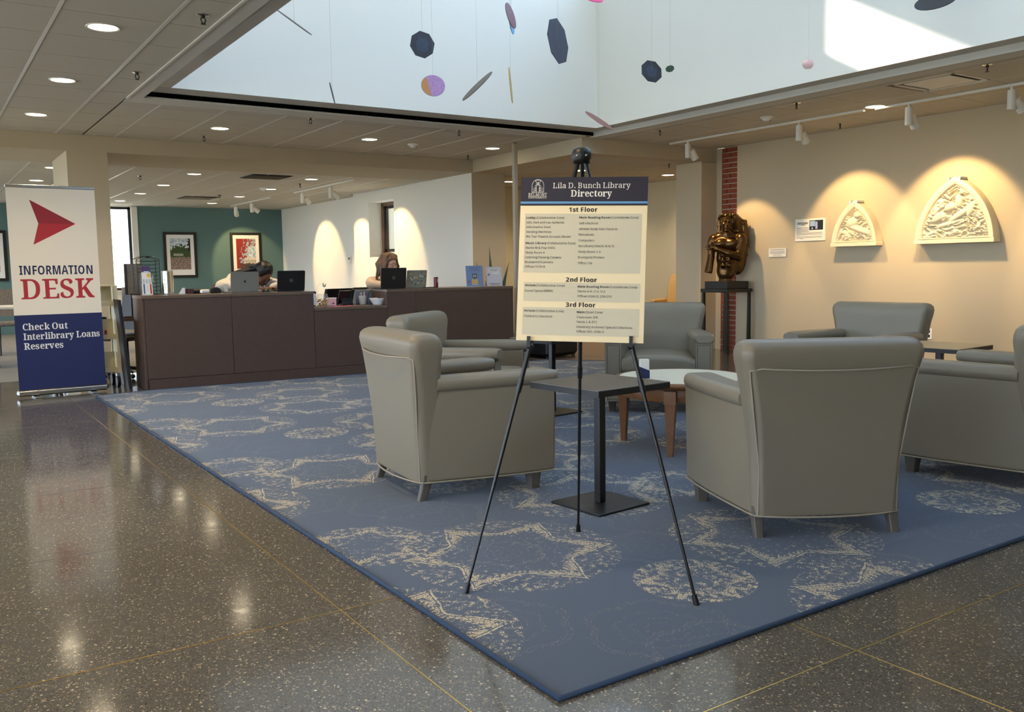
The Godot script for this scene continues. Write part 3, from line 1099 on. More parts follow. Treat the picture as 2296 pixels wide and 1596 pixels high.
func lamps() -> void:
	var e := 2.6
	for z in [-6.317, -8.171, -10.03, -4.46, -2.6]:
		downlight(Vector3(1.116, 2.722, z), "round recessed downlight in the tile row left of the skylight well", "downlights left of the skylight well", e)
	for x in [2.907, 4.69, 6.449]:
		downlight(Vector3(x, 2.722, -10.06), "round recessed downlight in the tile strip before the long beam", "downlights along the long beam", e)
	downlight(Vector3(8.173, 2.722, -5.6), "round recessed downlight between the two gallery tracks", "downlights by the gallery wall", e)
	for z in [-2.2, 0.2]:
		downlight(Vector3(8.173, 2.722, z), "round recessed downlight between the two gallery tracks", "downlights by the gallery wall", e)
	for x in [-0.75, -2.6]:
		for z in [-10.0, -6.3, -2.6, 1.1]:
			downlight(Vector3(x, 2.722, z), "round recessed downlight in the ceiling by the glazed side", "downlights by the glazed side", e)
	for x in [1.116, 4.69]:
		downlight(Vector3(x, 2.722, 1.3), "round recessed downlight in the ceiling before the rear wall", "downlights before the rear wall", e)
	for x in [1.62, 3.414, 5.15]:
		for z in [-13.16, -15.03, -16.77, -18.6]:
			downlight(Vector3(x, 2.542, z), "round recessed downlight in the lower back room ceiling", "downlights in the back room", e * 0.8)
	for q in [[8.125, -12.18], [8.125, -10.34], [9.76, -10.24], [9.76, -12.1]]:
		downlight(Vector3(q[0], 2.542, q[1]), "round recessed downlight in the alcove ceiling", "downlights in the alcove", e * 0.8)
	track(Vector3(8.2, 2.725, -7.15), 2.8, "white ceiling track with two cylinder spots before the bronze bust", [[-1.1, Vector3(9.0, 1.45, -8.05), 2.2, 30.0], [0.6, Vector3(9.2, 1.45, -6.5), 2.5, 36.0]])
	track(Vector3(8.24, 2.725, -4.15), 2.95, "white ceiling track with two cylinder spots before the large arched relief", [[-1.12, Vector3(9.2, 1.5, -5.3), 2.9, 37.0], [-0.13, Vector3(9.2, 1.45, -3.9), 2.2, 34.0]])
	track(Vector3(5.71, 2.545, -14.12), 2.55, "white ceiling track with two spots by the side window", [[-0.9, Vector3(6.87, 1.5, -15.2), 3.2, 30.0], [0.35, Vector3(6.87, 1.6, -13.6), 3.2, 32.0]])
	track(Vector3(5.67, 2.545, -17.8), 2.45, "white ceiling track with two spots near the teal wall", [[-0.95, Vector3(6.2, 1.5, -20.0), 2.0, 30.0], [0.1, Vector3(7.09, 1.5, -17.4), 3.6, 30.0]])
	# sprinklers
	for q in [[1.58, 2.725, -5.714, 0], [1.567, 2.725, -7.582, 0], [3.523, 2.725, -8.967, 1], [2.909, 2.725, -10.715, 1], [5.296, 2.725, -8.967, 1], [6.535, 2.725, -10.835, 1], [7.306, 2.725, -5.873, 2], [7.267, 2.725, -3.977, 2], [8.81, 2.725, -6.474, 2], [7.334, 2.725, -7.83, 2], [2.806, 2.545, -13.738, 3], [4.723, 2.545, -16.558, 3], [5.264, 2.545, -13.94, 3], [8.708, 2.545, -9.119, 4]]:
		var lab: String = ["dark pendent sprinkler head in the tiles left of the skylight well", "dark pendent sprinkler head in the strip before the long beam", "dark pendent sprinkler head in the gallery ceiling strip", "dark pendent sprinkler head in the back room ceiling", "dark pendent sprinkler head in the alcove ceiling"][q[3]]
		var s := thing("sprinkler", lab, "sprinkler", Vector3(q[0], q[1], q[2]), 0.4, ["sprinklers left of the skylight well", "sprinklers before the long beam", "sprinklers in the gallery strip", "sprinklers in the back room", ""][q[3]])
		obj("escutcheon", G.new().lathe([Vector2(0.012, -0.008), Vector2(0.036, -0.004), Vector2(0.04, 0.0)], 18), M.chrome, s)
		obj("body", G.new().cyl(Vector3(0, -0.02, 0), Vector3(0, 0, 0), 0.012, 0.014, 10).tube([Vector3(-0.012, -0.018, 0), Vector3(-0.018, -0.032, 0), Vector3(-0.008, -0.05, 0), Vector3(0, -0.052, 0), Vector3(0.008, -0.05, 0), Vector3(0.018, -0.032, 0), Vector3(0.012, -0.018, 0)], 0.004, 6), M.black_metal, s)
		obj("deflector", G.new().cyl(Vector3(0, -0.057, 0), Vector3(0, -0.054, 0), 0.017, 0.017, 12), M.black_metal, s)
	for q in [[5.346, 2.725, -10.191, "white round smoke detector in the strip before the long beam"], [7.697, 2.725, -6.575, "white round smoke detector in the gallery ceiling strip"], [4.98, 2.545, -14.9, "white round smoke detector in the back room ceiling"]]:
		var s := thing("smoke_detector", q[3], "smoke detector", Vector3(q[0], q[1], q[2]))
		obj("base", G.new().lathe([Vector2(0.0, -0.018), Vector2(0.06, -0.018), Vector2(0.07, -0.006), Vector2(0.07, 0.0)], 22), M.white, s)
		obj("chamber", G.new().lathe([Vector2(0.0, -0.045), Vector2(0.03, -0.043), Vector2(0.042, -0.03), Vector2(0.045, -0.018)], 22), M.white, s)
		obj("sensor", G.new().ball(Vector3(0.03, -0.036, 0.02), Vector3(0.008, 0.008, 0.008), Basis(), 8, 6), M.black_plastic, s)

func rr3(c: Vector3, w: float, h: float, r: float, bx: Vector3, by: Vector3, seg := 4) -> Array:
	var o := []
	for p in rrect(w, h, r, seg):
		o.append(c + bx * p.x + by * p.y)
	return o

func armchair(label: String, at: Vector3, turn: float) -> Node3D:
	var t := thing("armchair", label, "armchair", at, turn, "grey leather club chairs round the coffee table")
	var L: Material = M.leather
	# legs: square blocks, the rear ones splayed backwards
	for s in [-1.0, 1.0]:
		var g := G.new()
		var f := []
		for e in [[0.0, 0.024, -0.285], [0.06, 0.031, -0.285], [0.13, 0.037, -0.283]]:
			f.append(rr3(Vector3(s * 0.36, e[0], e[2]), e[1] * 2, e[1] * 2, 0.006, Vector3.RIGHT, Vector3.BACK, 2))
		obj("leg", g.loft(f), M.chair_leg, t)
		g = G.new()
		f = []
		for e in [[0.0, 0.02, 0.325], [0.06, 0.024, 0.305], [0.13, 0.028, 0.29]]:
			f.append(rr3(Vector3(s * 0.298, e[0], e[2]), e[1] * 1.7, e[1] * 2, 0.006, Vector3.RIGHT, Vector3.BACK, 2))
		obj("leg", g.loft(f), M.chair_leg, t)
	# side panels: outer face runs from the wide front to the narrow rear
	for s in [-1.0, 1.0]:
		var secs := []
		for k in 9:
			var u := k / 8.0
			var z := lerpf(-0.385, 0.30, u)
			var xo := lerpf(0.405, 0.322, pow(u, 1.6))
			var xi := lerpf(0.285, 0.25, u)
			var loop := []
			var top := lerpf(0.565, 0.56, u)
			var mid := Vector3(s * (xo + xi) * 0.5, (top + 0.09) * 0.5, z)
			loop = rr3(mid, xo - xi, top - 0.09, 0.018, Vector3(s, 0, 0), Vector3.UP, 3)
			# a little barrel on the outer face
			for i in loop.size():
				var p: Vector3 = loop[i]
				if absf(p.x) > absf(mid.x):
					var yy := (p.y - 0.09) / (top - 0.09)
					p.x += s * (0.016 * sin(PI * yy) * sin(PI * u) + 0.012 * yy)
				loop[i] = p
			secs.append(loop)
		obj("side_panel", G.new().loft(secs), L, t)
		# rolled arm top
		secs = []
		for k in 15:
			var u := k / 14.0
			var z := lerpf(-0.415, 0.25, u)
			var xo := lerpf(0.435, 0.365, pow(clampf(u, 0, 1), 1.6))
			var xi := lerpf(0.27, 0.245, u)
			var sh := 1.0
			if k == 0:
				sh = 0.78
			elif k == 1:
				sh = 0.95
			var yc := lerpf(0.588, 0.583, u)
			secs.append(rr3(Vector3(s * (xo + xi) * 0.5, yc, z + (0.006 if k == 0 else 0.0)), (xo - xi) * sh, 0.078 * sh, 0.036 * sh, Vector3(s, 0, 0), Vector3.UP, 6))
		obj("arm_rest", G.new().loft(secs), L, t)
		# welted front panel of the arm
		var fp := G.new()
		var loop2 := rr3(Vector3(s * 0.347, 0.32, -0.393), 0.108, 0.44, 0.012, Vector3.RIGHT, Vector3.UP, 3)
		fp.tube(loop2, 0.0035, 6, true)
		obj("piping", fp, M.piping, t)
		obj("arm_front", G.new().bbox(Vector3(s * 0.347, 0.32, -0.386), Vector3(0.1, 0.435, 0.016), 0.006), L, t)
	# back: a leaning, crowned slab whose top rolls over
	var bs := []
	var prof := [[0.09, 0.322, 0.335, 0.16], [0.2, 0.326, 0.338, 0.15], [0.35, 0.332, 0.346, 0.15], [0.5, 0.342, 0.357, 0.15], [0.62, 0.362, 0.368, 0.152], [0.70, 0.378, 0.377, 0.158], [0.75, 0.389, 0.386, 0.17], [0.785, 0.393, 0.392, 0.172], [0.812, 0.389, 0.386, 0.158], [0.829, 0.378, 0.37, 0.126], [0.838, 0.362, 0.35, 0.085], [0.8405, 0.345, 0.33, 0.04]]
	for e in prof:
		var loop := []
		var hw: float = e[1]
		var zr: float = e[2]
		var th: float = e[3]
		for p in rrect(hw * 2, th, minf(0.045, th * 0.48), 5):
			var q := p.x / hw
			# rear face bows out, front face bows a little too
			var bow := 0.045 * (1.0 - q * q)
			loop.append(Vector3(p.x, e[0], zr - th * 0.5 + p.y + bow * (1.0 if p.y > 0 else 0.35)))
		bs.append(loop)
	obj("backrest", G.new().loft(bs), L, t)
	# welt that outlines the rear panel
	var rp := []
	for k in 15:
		var y := lerpf(0.092, 0.715, k / 14.0)
		rp.append(Vector3(-lerpf(0.308, 0.366, clampf((y - 0.3) / 0.42, 0, 1)) + 0.004, y, rear_z(prof, y, -0.95) + 0.002))
	for k in range(1, 16):
		var q := lerpf(-0.36, 0.36, k / 16.0)
		rp.append(Vector3(q, 0.728 - 0.012 * (1.0 - pow(q / 0.37, 2)), rear_z(prof, 0.72, q / 0.383) + 0.002))
	for k in 15:
		var y := lerpf(0.715, 0.092, k / 14.0)
		rp.append(Vector3(lerpf(0.308, 0.366, clampf((y - 0.3) / 0.42, 0, 1)) - 0.004, y, rear_z(prof, y, 0.95) + 0.002))
	obj("piping", G.new().tube(rp, 0.0042, 6), M.piping, t)
	# welt round the bottom edge
	var bp := []
	for k in 9:
		var u := k / 8.0
		bp.append(Vector3(-lerpf(0.407, 0.325, pow(u, 1.6)), 0.092, lerpf(-0.385, 0.30, u)))
	for k in 13:
		var q := lerpf(-0.96, 0.96, k / 12.0)
		bp.append(Vector3(q * 0.322, 0.092, 0.337 + 0.045 * (1.0 - q * q) - 0.012 * pow(absf(q), 8)))
	for k in 9:
		var u := 1.0 - k / 8.0
		bp.append(Vector3(lerpf(0.407, 0.325, pow(u, 1.6)), 0.092, lerpf(-0.385, 0.30, u)))
	obj("piping", G.new().tube(bp, 0.0045, 6), M.piping, t)
	# seat cushion and the rail under it
	var cs := []
	for k in 11:
		var u := k / 10.0
		var x := lerpf(-0.283, 0.283, u)
		var e := 1.0 - pow(absf(u * 2.0 - 1.0), 10)
		var loop := []
		for p in rrect(0.6, 0.135 * lerpf(0.8, 1.0, e), 0.045, 5):
			loop.append(Vector3(x, 0.372 + p.y + 0.022 * (1.0 - pow(u * 2 - 1, 2)) * (1.0 if p.y > 0 else 0.0), -0.1 + p.x - 0.014 * (1.0 - pow(u * 2 - 1, 2)) * (1.0 if p.x < 0 else 0.0)))
		cs.append(loop)
	obj("seat_cushion", G.new().loft(cs), L, t)
	var wl := []
	for k in 11:
		var u := k / 10.0
		wl.append(Vector3(lerpf(-0.278, 0.278, u), 0.42 + 0.01 * sin(PI * u), -0.392 - 0.012 * sin(PI * u)))
	obj("piping", G.new().tube(wl, 0.0035, 6), M.piping, t)
	obj("front_rail", G.new().bbox(Vector3(0, 0.197, -0.37), Vector3(0.58, 0.212, 0.03), 0.01), L, t)
	obj("deck", G.new().box(Vector3(0, 0.2, -0.04), Vector3(0.56, 0.2, 0.62)), M.dark_plastic, t)
	return t

func rear_z(prof: Array, y: float, q: float) -> float:
	for k in prof.size() - 1:
		if y <= prof[k + 1][0]:
			var u: float = (y - prof[k][0]) / (prof[k + 1][0] - prof[k][0])
			return lerpf(prof[k][2], prof[k + 1][2], u) + 0.045 * (1.0 - q * q) - 0.016 * pow(absf(q), 12)
	return 0.35

func side_table(label: String, at: Vector3, turn: float, top: Material) -> void:
	var t := thing("side_table", label, "side table", at, turn, "square pedestal side tables")
	obj("base_plate", G.new().bbox(Vector3(0, 0.006, 0), Vector3(0.34, 0.012, 0.34), 0.003), M.black_metal, t)
	obj("column", G.new().bbox(Vector3(0, 0.288, 0), Vector3(0.042, 0.555, 0.042), 0.004), M.black_metal, t)
	obj("mounting_plate", G.new().box(Vector3(0, 0.567, 0), Vector3(0.2, 0.006, 0.2)), M.black_metal, t)
	obj("edge_band", G.new().box(Vector3(0, 0.5835, 0), Vector3(0.474, 0.026, 0.474)), M.black_paint, t)
	obj("table_top", G.new().bbox(Vector3(0, 0.599, 0), Vector3(0.475, 0.006, 0.475), 0.002), top, t)

func furniture() -> void:
	var y := 0.011
	var a := armchair("grey leather club chair with its back to the information desk, beside the easel's side table", Vector3(2.391, y, -4.164), yaw_of(0.995, 0.086))
	copy(a, Vector3(3.178, y, -5.431), yaw_of(0.64, 0.77), "grey leather club chair between the desk front and another club chair")
	copy(a, Vector3(5.04, y, -5.40), yaw_of(-0.678, 0.735), "grey leather club chair facing the easel from behind the round coffee table")
	copy(a, Vector3(3.333, y, -2.644), yaw_of(0.484, -0.875), "grey leather club chair showing its whole back, next to the easel")
	copy(a, Vector3(6.04, y, -4.21), yaw_of(-0.994, 0.108), "grey leather club chair in front of the arched reliefs on the gallery wall")
	copy(a, Vector3(4.90, y, -2.54), yaw_of(-0.03, -1.0), "grey leather club chair showing its side, by the light wood side table")
	side_table("square side table with dark grey top right behind the easel", Vector3(2.715, y, -3.315), deg_to_rad(5.0), M.table_dark)
	side_table("square pedestal side table behind the directory sign, near the desk", Vector3(4.17, y, -5.68), deg_to_rad(8.0), M.table_dark)
	side_table("square side table with light wood top beside the gallery armchairs", Vector3(5.65, y, -3.34), deg_to_rad(5.0), M.table_light)
	# round coffee table
	var ct := thing("coffee_table", "round wooden coffee table with cream inset top amid the armchairs", "coffee table", Vector3(4.06, y, -4.13), 0.0)
	var prof := [Vector2(0.0, 0.405), Vector2(0.405, 0.405), Vector2(0.424, 0.412), Vector2(0.436, 0.424), Vector2(0.436, 0.434), Vector2(0.428, 0.443), Vector2(0.412, 0.446), Vector2(0.40, 0.446), Vector2(0.398, 0.44), Vector2(0.0, 0.44)]
	obj("rim", G.new().lathe(prof, 64), M.walnut, ct)
	obj("inset_top", G.new().cyl(Vector3(0, 0.438, 0), Vector3(0, 0.4455, 0), 0.397, 0.397, 64), M.cream_top, ct)
	obj("apron", G.new().lathe([Vector2(0.36, 0.33), Vector2(0.385, 0.33), Vector2(0.385, 0.41), Vector2(0.36, 0.41)], 64), M.walnut, ct)
	for k in 4:
		var q: Vector2 = [Vector2(-0.32, 0.233), Vector2(-0.223, -0.359), Vector2(0.32, -0.233), Vector2(0.223, 0.359)][k]
		q = q.normalized() * 0.385
		var an := atan2(q.x, q.y)
		var b := Basis(Vector3.UP, an)
		var secs := []
		for e in [[0.0, 0.017], [0.1, 0.021], [0.32, 0.034], [0.322, 0.038], [0.4, 0.038]]:
			secs.append(rr3(Vector3(q.x, e[0], q.y) * Vector3(1, 1, 1), e[1] * 2, e[1] * 2, 0.004, b * Vector3.RIGHT, b * Vector3.BACK, 2))
		obj("leg", G.new().loft(secs), M.walnut, ct)
	# card holder on the coffee table
	var ch := thing("brochure_holder", "small blue and white card holder on the round coffee table", "card holder", Vector3(3.80, y + 0.4456, -4.20), deg_to_rad(-25))
	var sd := PackedVector2Array([Vector2(-0.03, 0), Vector2(0.03, 0), Vector2(0.03, 0.12), Vector2(-0.005, 0.12), Vector2(-0.03, 0.06)])
	obj("box", G.new().extrude(PackedVector2Array([Vector2(-0.032, 0), Vector2(0.032, 0), Vector2(0.032, 0.05), Vector2(-0.032, 0.075)]), -0.022, 0.022, Transform3D(), false), M.navy, ch)
	obj("cards", G.new().bbox(Vector3(0.002, 0.062, 0), Vector3(0.056, 0.118, 0.036), 0.002), M.paper, ch)
	var txt := G.new()
	txt.box(Vector3(0.0305, 0.07, 0), Vector3(0.001, 0.03, 0.03))
	obj("print", txt, M.red_print, ch)
	# tan lounge chair in the alcove, seen over the club chair
	mat("tan_fabric", c8(196, 160, 104), 0.9)
	var tc := thing("lounge_chair", "tan upholstered lounge chair in the alcove behind the bronze bust", "lounge chair", Vector3(9.75, 0.004, -9.95), deg_to_rad(118))
	var secs2 := []
	for k in 9:
		var u := k / 8.0
		secs2.append(rr3(Vector3(0, lerpf(0.36, 1.02, u), lerpf(0.18, 0.42, u)), 0.62 * (1.0 - 0.12 * pow(u, 6)), 0.14 * (1.0 - 0.6 * pow(u, 6)), 0.06 * (1.0 - 0.6 * pow(u, 6)), Vector3.RIGHT, Vector3.BACK, 5))
	obj("backrest", G.new().loft(secs2), M.tan_fabric, tc)
	obj("seat", G.new().bbox(Vector3(0, 0.38, -0.1), Vector3(0.62, 0.16, 0.62), 0.06), M.tan_fabric, tc)
	for s in [-1, 1]:
		obj("arm", G.new().bbox(Vector3(s * 0.33, 0.44, -0.05), Vector3(0.08, 0.42, 0.6), 0.035), M.tan_fabric, tc)
		for z in [-0.33, 0.25]:
			obj("leg", G.new().cyl(Vector3(s * 0.3, 0, z), Vector3(s * 0.29, 0.3, z), 0.016, 0.024, 10), M.walnut, tc)
	# black ottoman at the far edge of the carpet, under the sign
	var ot := thing("ottoman", "low black leather ottoman at the end of the desk", "ottoman", Vector3(6.82, 0.004, -9.42), 0.2)
	obj("cushion", G.new().bbox(Vector3(0, 0.22, 0), Vector3(0.62, 0.4, 0.62), 0.05), M.black_plastic, ot)
	for s in [[-1, -1], [1, -1], [-1, 1], [1, 1]]:
		obj("foot", G.new().cyl(Vector3(s[0] * 0.25, 0, s[1] * 0.25), Vector3(s[0] * 0.25, 0.03, s[1] * 0.25), 0.02, 0.02, 10), M.black_metal, ot)
	# steel post beside the desk
	struct_of("column_post", G.new().bbox(Vector3(6.42, 1.3625, -9.5), Vector3(0.06, 2.725, 0.06), 0.012), M.trim_paint)

func arch_x(w: float, h: float, y: float) -> float:
	# half width of a pointed arch at height y
	var c := (h * h - w * w * 0.25) / w
	var R := c + w * 0.5
	return maxf(sqrt(maxf(R * R - y * y, 0.0)) - c, 0.0)

func arch_line(w: float, h: float, n := 20) -> Array:
	var p := []
	for k in n + 1:
		var y := h * (1.0 - pow(1.0 - float(k) / n, 1.15))
		p.append(Vector2(-arch_x(w, h, y), y))
	for k in range(n - 1, -1, -1):
		var y := h * (1.0 - pow(1.0 - float(k) / n, 1.15))
		p.append(Vector2(arch_x(w, h, y), y))
	return p

func relief(called_label: String, z: float, y: float, w: float, h: float, seed_: int, figures: Array) -> void:
	# local x runs along the wall, local z out of it
	var t := thing("wall_relief", called_label, "relief sculpture", Vector3(9.2, y, z), -PI / 2, "plaster cast reliefs on the gallery wall")
	var P: Material = M.plaster_cast
	var body := PackedVector2Array()
	for p in arch_line(w, h):
		body.append(p)
	obj("backing", G.new().extrude(body, 0.0, 0.085), P, t)
	# moulded frame: profile swept round the arch
	var line := arch_line(w, h, 24)
	var prof := [[0.0, 0.085], [0.0, 0.118], [0.006, 0.126], [0.03, 0.126], [0.036, 0.119], [0.044, 0.119], [0.048, 0.113], [0.056, 0.113], [0.062, 0.09]]
	var lines := []
	for e in prof:
		var f: float = e[0]
		var l2 := arch_line(w - 2.0 * f, h - f * 1.35, 24)
		lines.append(l2)
	obj("frame_moulding", G.new().grid(line.size() - 1, prof.size() - 1, func(i: int, j: int):
		var p: Vector2 = lines[j][i]
		return Vector3(p.x, p.y, prof[j][1])), P, t)
	obj("sill", G.new().bbox(Vector3(0, 0.022, 0.064), Vector3(w + 0.012, 0.044, 0.128), 0.004).bbox(Vector3(0, 0.055, 0.066), Vector3(w - 0.07, 0.016, 0.115), 0.004), P, t)
	# carved field
	var nz := noise(seed_, 5.0, 3)
	var wv := noise(seed_ + 1, 2.2, 2)
	var iw := w - 0.118
	var ih := h - 0.08
	var nu := 110
	var nv := 90
	var fld := func(i: int, j: int):
		var yy := 0.05 + (ih - 0.05) * (0.995 * float(j) / nv)
		var hx := arch_x(iw, ih, yy)
		var u := 2.0 * i / nu - 1.0
		var x := u * hx
		# flowing drapery: ridges bent round the middle
		var cx := x / w
		var cy := (yy - h * 0.42) / w
		var rad := sqrt(cx * cx + cy * cy)
		var ang := atan2(cy, cx)
		var warp := wv.get_noise_2d(x * 1.4, yy * 1.4) * 0.5
		var rg := nz.get_noise_2d(x * 1.1 + warp * 0.25 + rad * 0.5, yy * 3.4 + ang * 0.14 + warp * 0.5)
		var rg2 := nz.get_noise_2d(x * 3.0 + 9.0, yy * 7.5 + warp)
		var d := 0.088 + 0.034 * (1.0 - absf(rg) * 3.0) + 0.012 * rg2
		for f in figures:
			var q := Vector2(x - f[0] * w, yy - f[1] * h).rotated(-f[4])
			var e := 1.0 - pow(q.x / (f[2] * w), 2) - pow(q.y / (f[3] * h), 2)
			if e > 0.0:
				d = maxf(d, 0.092 + f[5] * sqrt(e))
		var edge := minf(1.0, minf((1.0 - absf(u)) * hx / 0.02, minf((yy - 0.05) / 0.015, (ih - yy) / 0.03)))
		d = lerpf(0.087, clampf(d, 0.087, 0.15), clampf(edge, 0.0, 1.0))
		return Vector3(x, yy, d)
	obj("carved_field", G.new().grid(nu, nv, fld), P, t)
	for s in [-1.0, 1.0]:
		var yy := h * 0.955
		var x: float = s * (arch_x(w, h, yy) + 0.004)
		obj("hanging_clip", G.new().box(Vector3(x, yy + 0.012, 0.075), Vector3(0.02, 0.02, 0.12)).box(Vector3(x, yy, 0.13), Vector3(0.014, 0.035, 0.008)), M.white, t)

func placard(label: String, z0: float, z1: float, y0: float, y1: float, photo: bool) -> void:
	var w := z1 - z0
	var h := y1 - y0
	var t := thing("wall_placard", label, "wall placard", Vector3(9.2, (y0 + y1) * 0.5, (z0 + z1) * 0.5), -PI / 2)
	obj("board", G.new().bbox(Vector3(0, 0, 0.006), Vector3(w, h, 0.012), 0.001), M.paper, t)
	var g := G.new()
	if photo:
		for k in 3:
			g.box(Vector3(-w * 0.25 + (0.01 if k == 2 else 0.0), h * (0.33 - 0.05 * k), 0.0125), Vector3(w * (0.36 if k < 2 else 0.14), h * 0.028, 0.0012))
		for k in 5:
			g.box(Vector3(-w * 0.24, h * (0.1 - 0.045 * k), 0.0125), Vector3(w * 0.42, h * 0.012, 0.0012))
		for k in 7:
			if k != 3:
				g.box(Vector3(-w * 0.02 - (w * 0.25 if k == 6 else 0.0), h * (-0.13 - 0.045 * k), 0.0125), Vector3(w * (0.86 if k < 6 else 0.1), h * 0.012, 0.0012))
		obj("photograph", G.new().box(Vector3(w * 0.21, h * 0.2, 0.0125), Vector3(w * 0.45, h * 0.44, 0.0012)), M.ink, t)
		var pg := G.new()
		pg.box(Vector3(w * 0.09, h * 0.27, 0.0135), Vector3(w * 0.17, h * 0.24, 0.001))
		pg.box(Vector3(w * 0.22, h * 0.19, 0.0135), Vector3(w * 0.07, h * 0.32, 0.001))
		pg.box(Vector3(w * 0.08, h * 0.06, 0.0135), Vector3(w * 0.05, h * 0.07, 0.001))
		obj("photograph_lights", pg, M.steel, t)
	else:
		g.box(Vector3(0, h * 0.35, 0.0125), Vector3(w * 0.82, h * 0.05, 0.0012))
		for k in 5:
			g.box(Vector3(0, h * (0.16 - 0.085 * k), 0.0125), Vector3(w * (0.84 if k < 4 else 0.5), h * 0.025, 0.0012))
		g.box(Vector3(0, -h * 0.36, 0.0125), Vector3(w * 0.48, h * 0.03, 0.0012))
	obj("print", g, M.ink, t)

func gallery() -> void:
	relief("small cream pointed-arch plaster relief beside the wall placards", -6.465, 1.352, 0.60, 0.525, 31, [[-0.04, 0.52, 0.13, 0.12, 0.5, 0.045], [0.08, 0.68, 0.09, 0.09, 0.0, 0.05], [0.12, 0.36, 0.34, 0.075, -0.35, 0.04], [-0.2, 0.3, 0.16, 0.05, -0.3, 0.03]])
	relief("large cream pointed-arch plaster relief with figures on the gallery wall", -5.268, 1.352, 0.86, 0.69, 41, [[0.06, 0.62, 0.05, 0.11, 0.15, 0.055], [0.1, 0.76, 0.045, 0.05, 0.0, 0.05], [-0.05, 0.54, 0.08, 0.07, 0.4, 0.055], [0.07, 0.42, 0.17, 0.06, 0.55, 0.05], [-0.2, 0.4, 0.1, 0.07, 0.6, 0.045], [-0.05, 0.3, 0.2, 0.04, 0.25, 0.035], [0.2, 0.5, 0.05, 0.12, -0.3, 0.04]])
	placard("white text placard with a black and white photograph left of the arched reliefs", -7.373, -6.933, 1.438, 1.707, true)
	placard("small white text label on the wall beside the bronze bust", -7.784, -7.509, 1.251, 1.358, false)
	var ol := thing("power_outlet", "white power outlet low on the gallery wall", "power outlet", Vector3(9.2, 0.378, -5.57), -PI / 2)
	obj("plate", G.new().bbox(Vector3(0, 0, 0.003), Vector3(0.075, 0.118, 0.006), 0.002), M.white, ol)
	obj("sockets", G.new().box(Vector3(0, 0.025, 0.0065), Vector3(0.03, 0.03, 0.001)).box(Vector3(0, -0.025, 0.0065), Vector3(0.03, 0.03, 0.001)), M.dark_plastic, ol)
	# pedestal
	var pd := thing("pedestal_stand", "tall black wooden pedestal stand under the bronze bust", "pedestal", Vector3(8.885, 0, -8.22))
	obj("plinth", G.new().bbox(Vector3(0, 0.896, 0), Vector3(0.40, 0.096, 0.40), 0.006), M.black_paint, pd)
	obj("top_board", G.new().bbox(Vector3(0, 0.825, 0), Vector3(0.476, 0.046, 0.476), 0.006), M.black_paint, pd)
	for q in [[-1, -1], [1, -1], [-1, 1], [1, 1]]:
		var secs := []
		for e in [[0.0, 0.046], [0.8, 0.033]]:
			secs.append(rr3(Vector3(q[0] * (0.228 - 0.023), e[0], q[1] * (0.228 - 0.023)), e[1], e[1], 0.004, Vector3.RIGHT, Vector3.BACK, 2))
		obj("leg", G.new().loft(secs), M.black_paint, pd)
	bust()

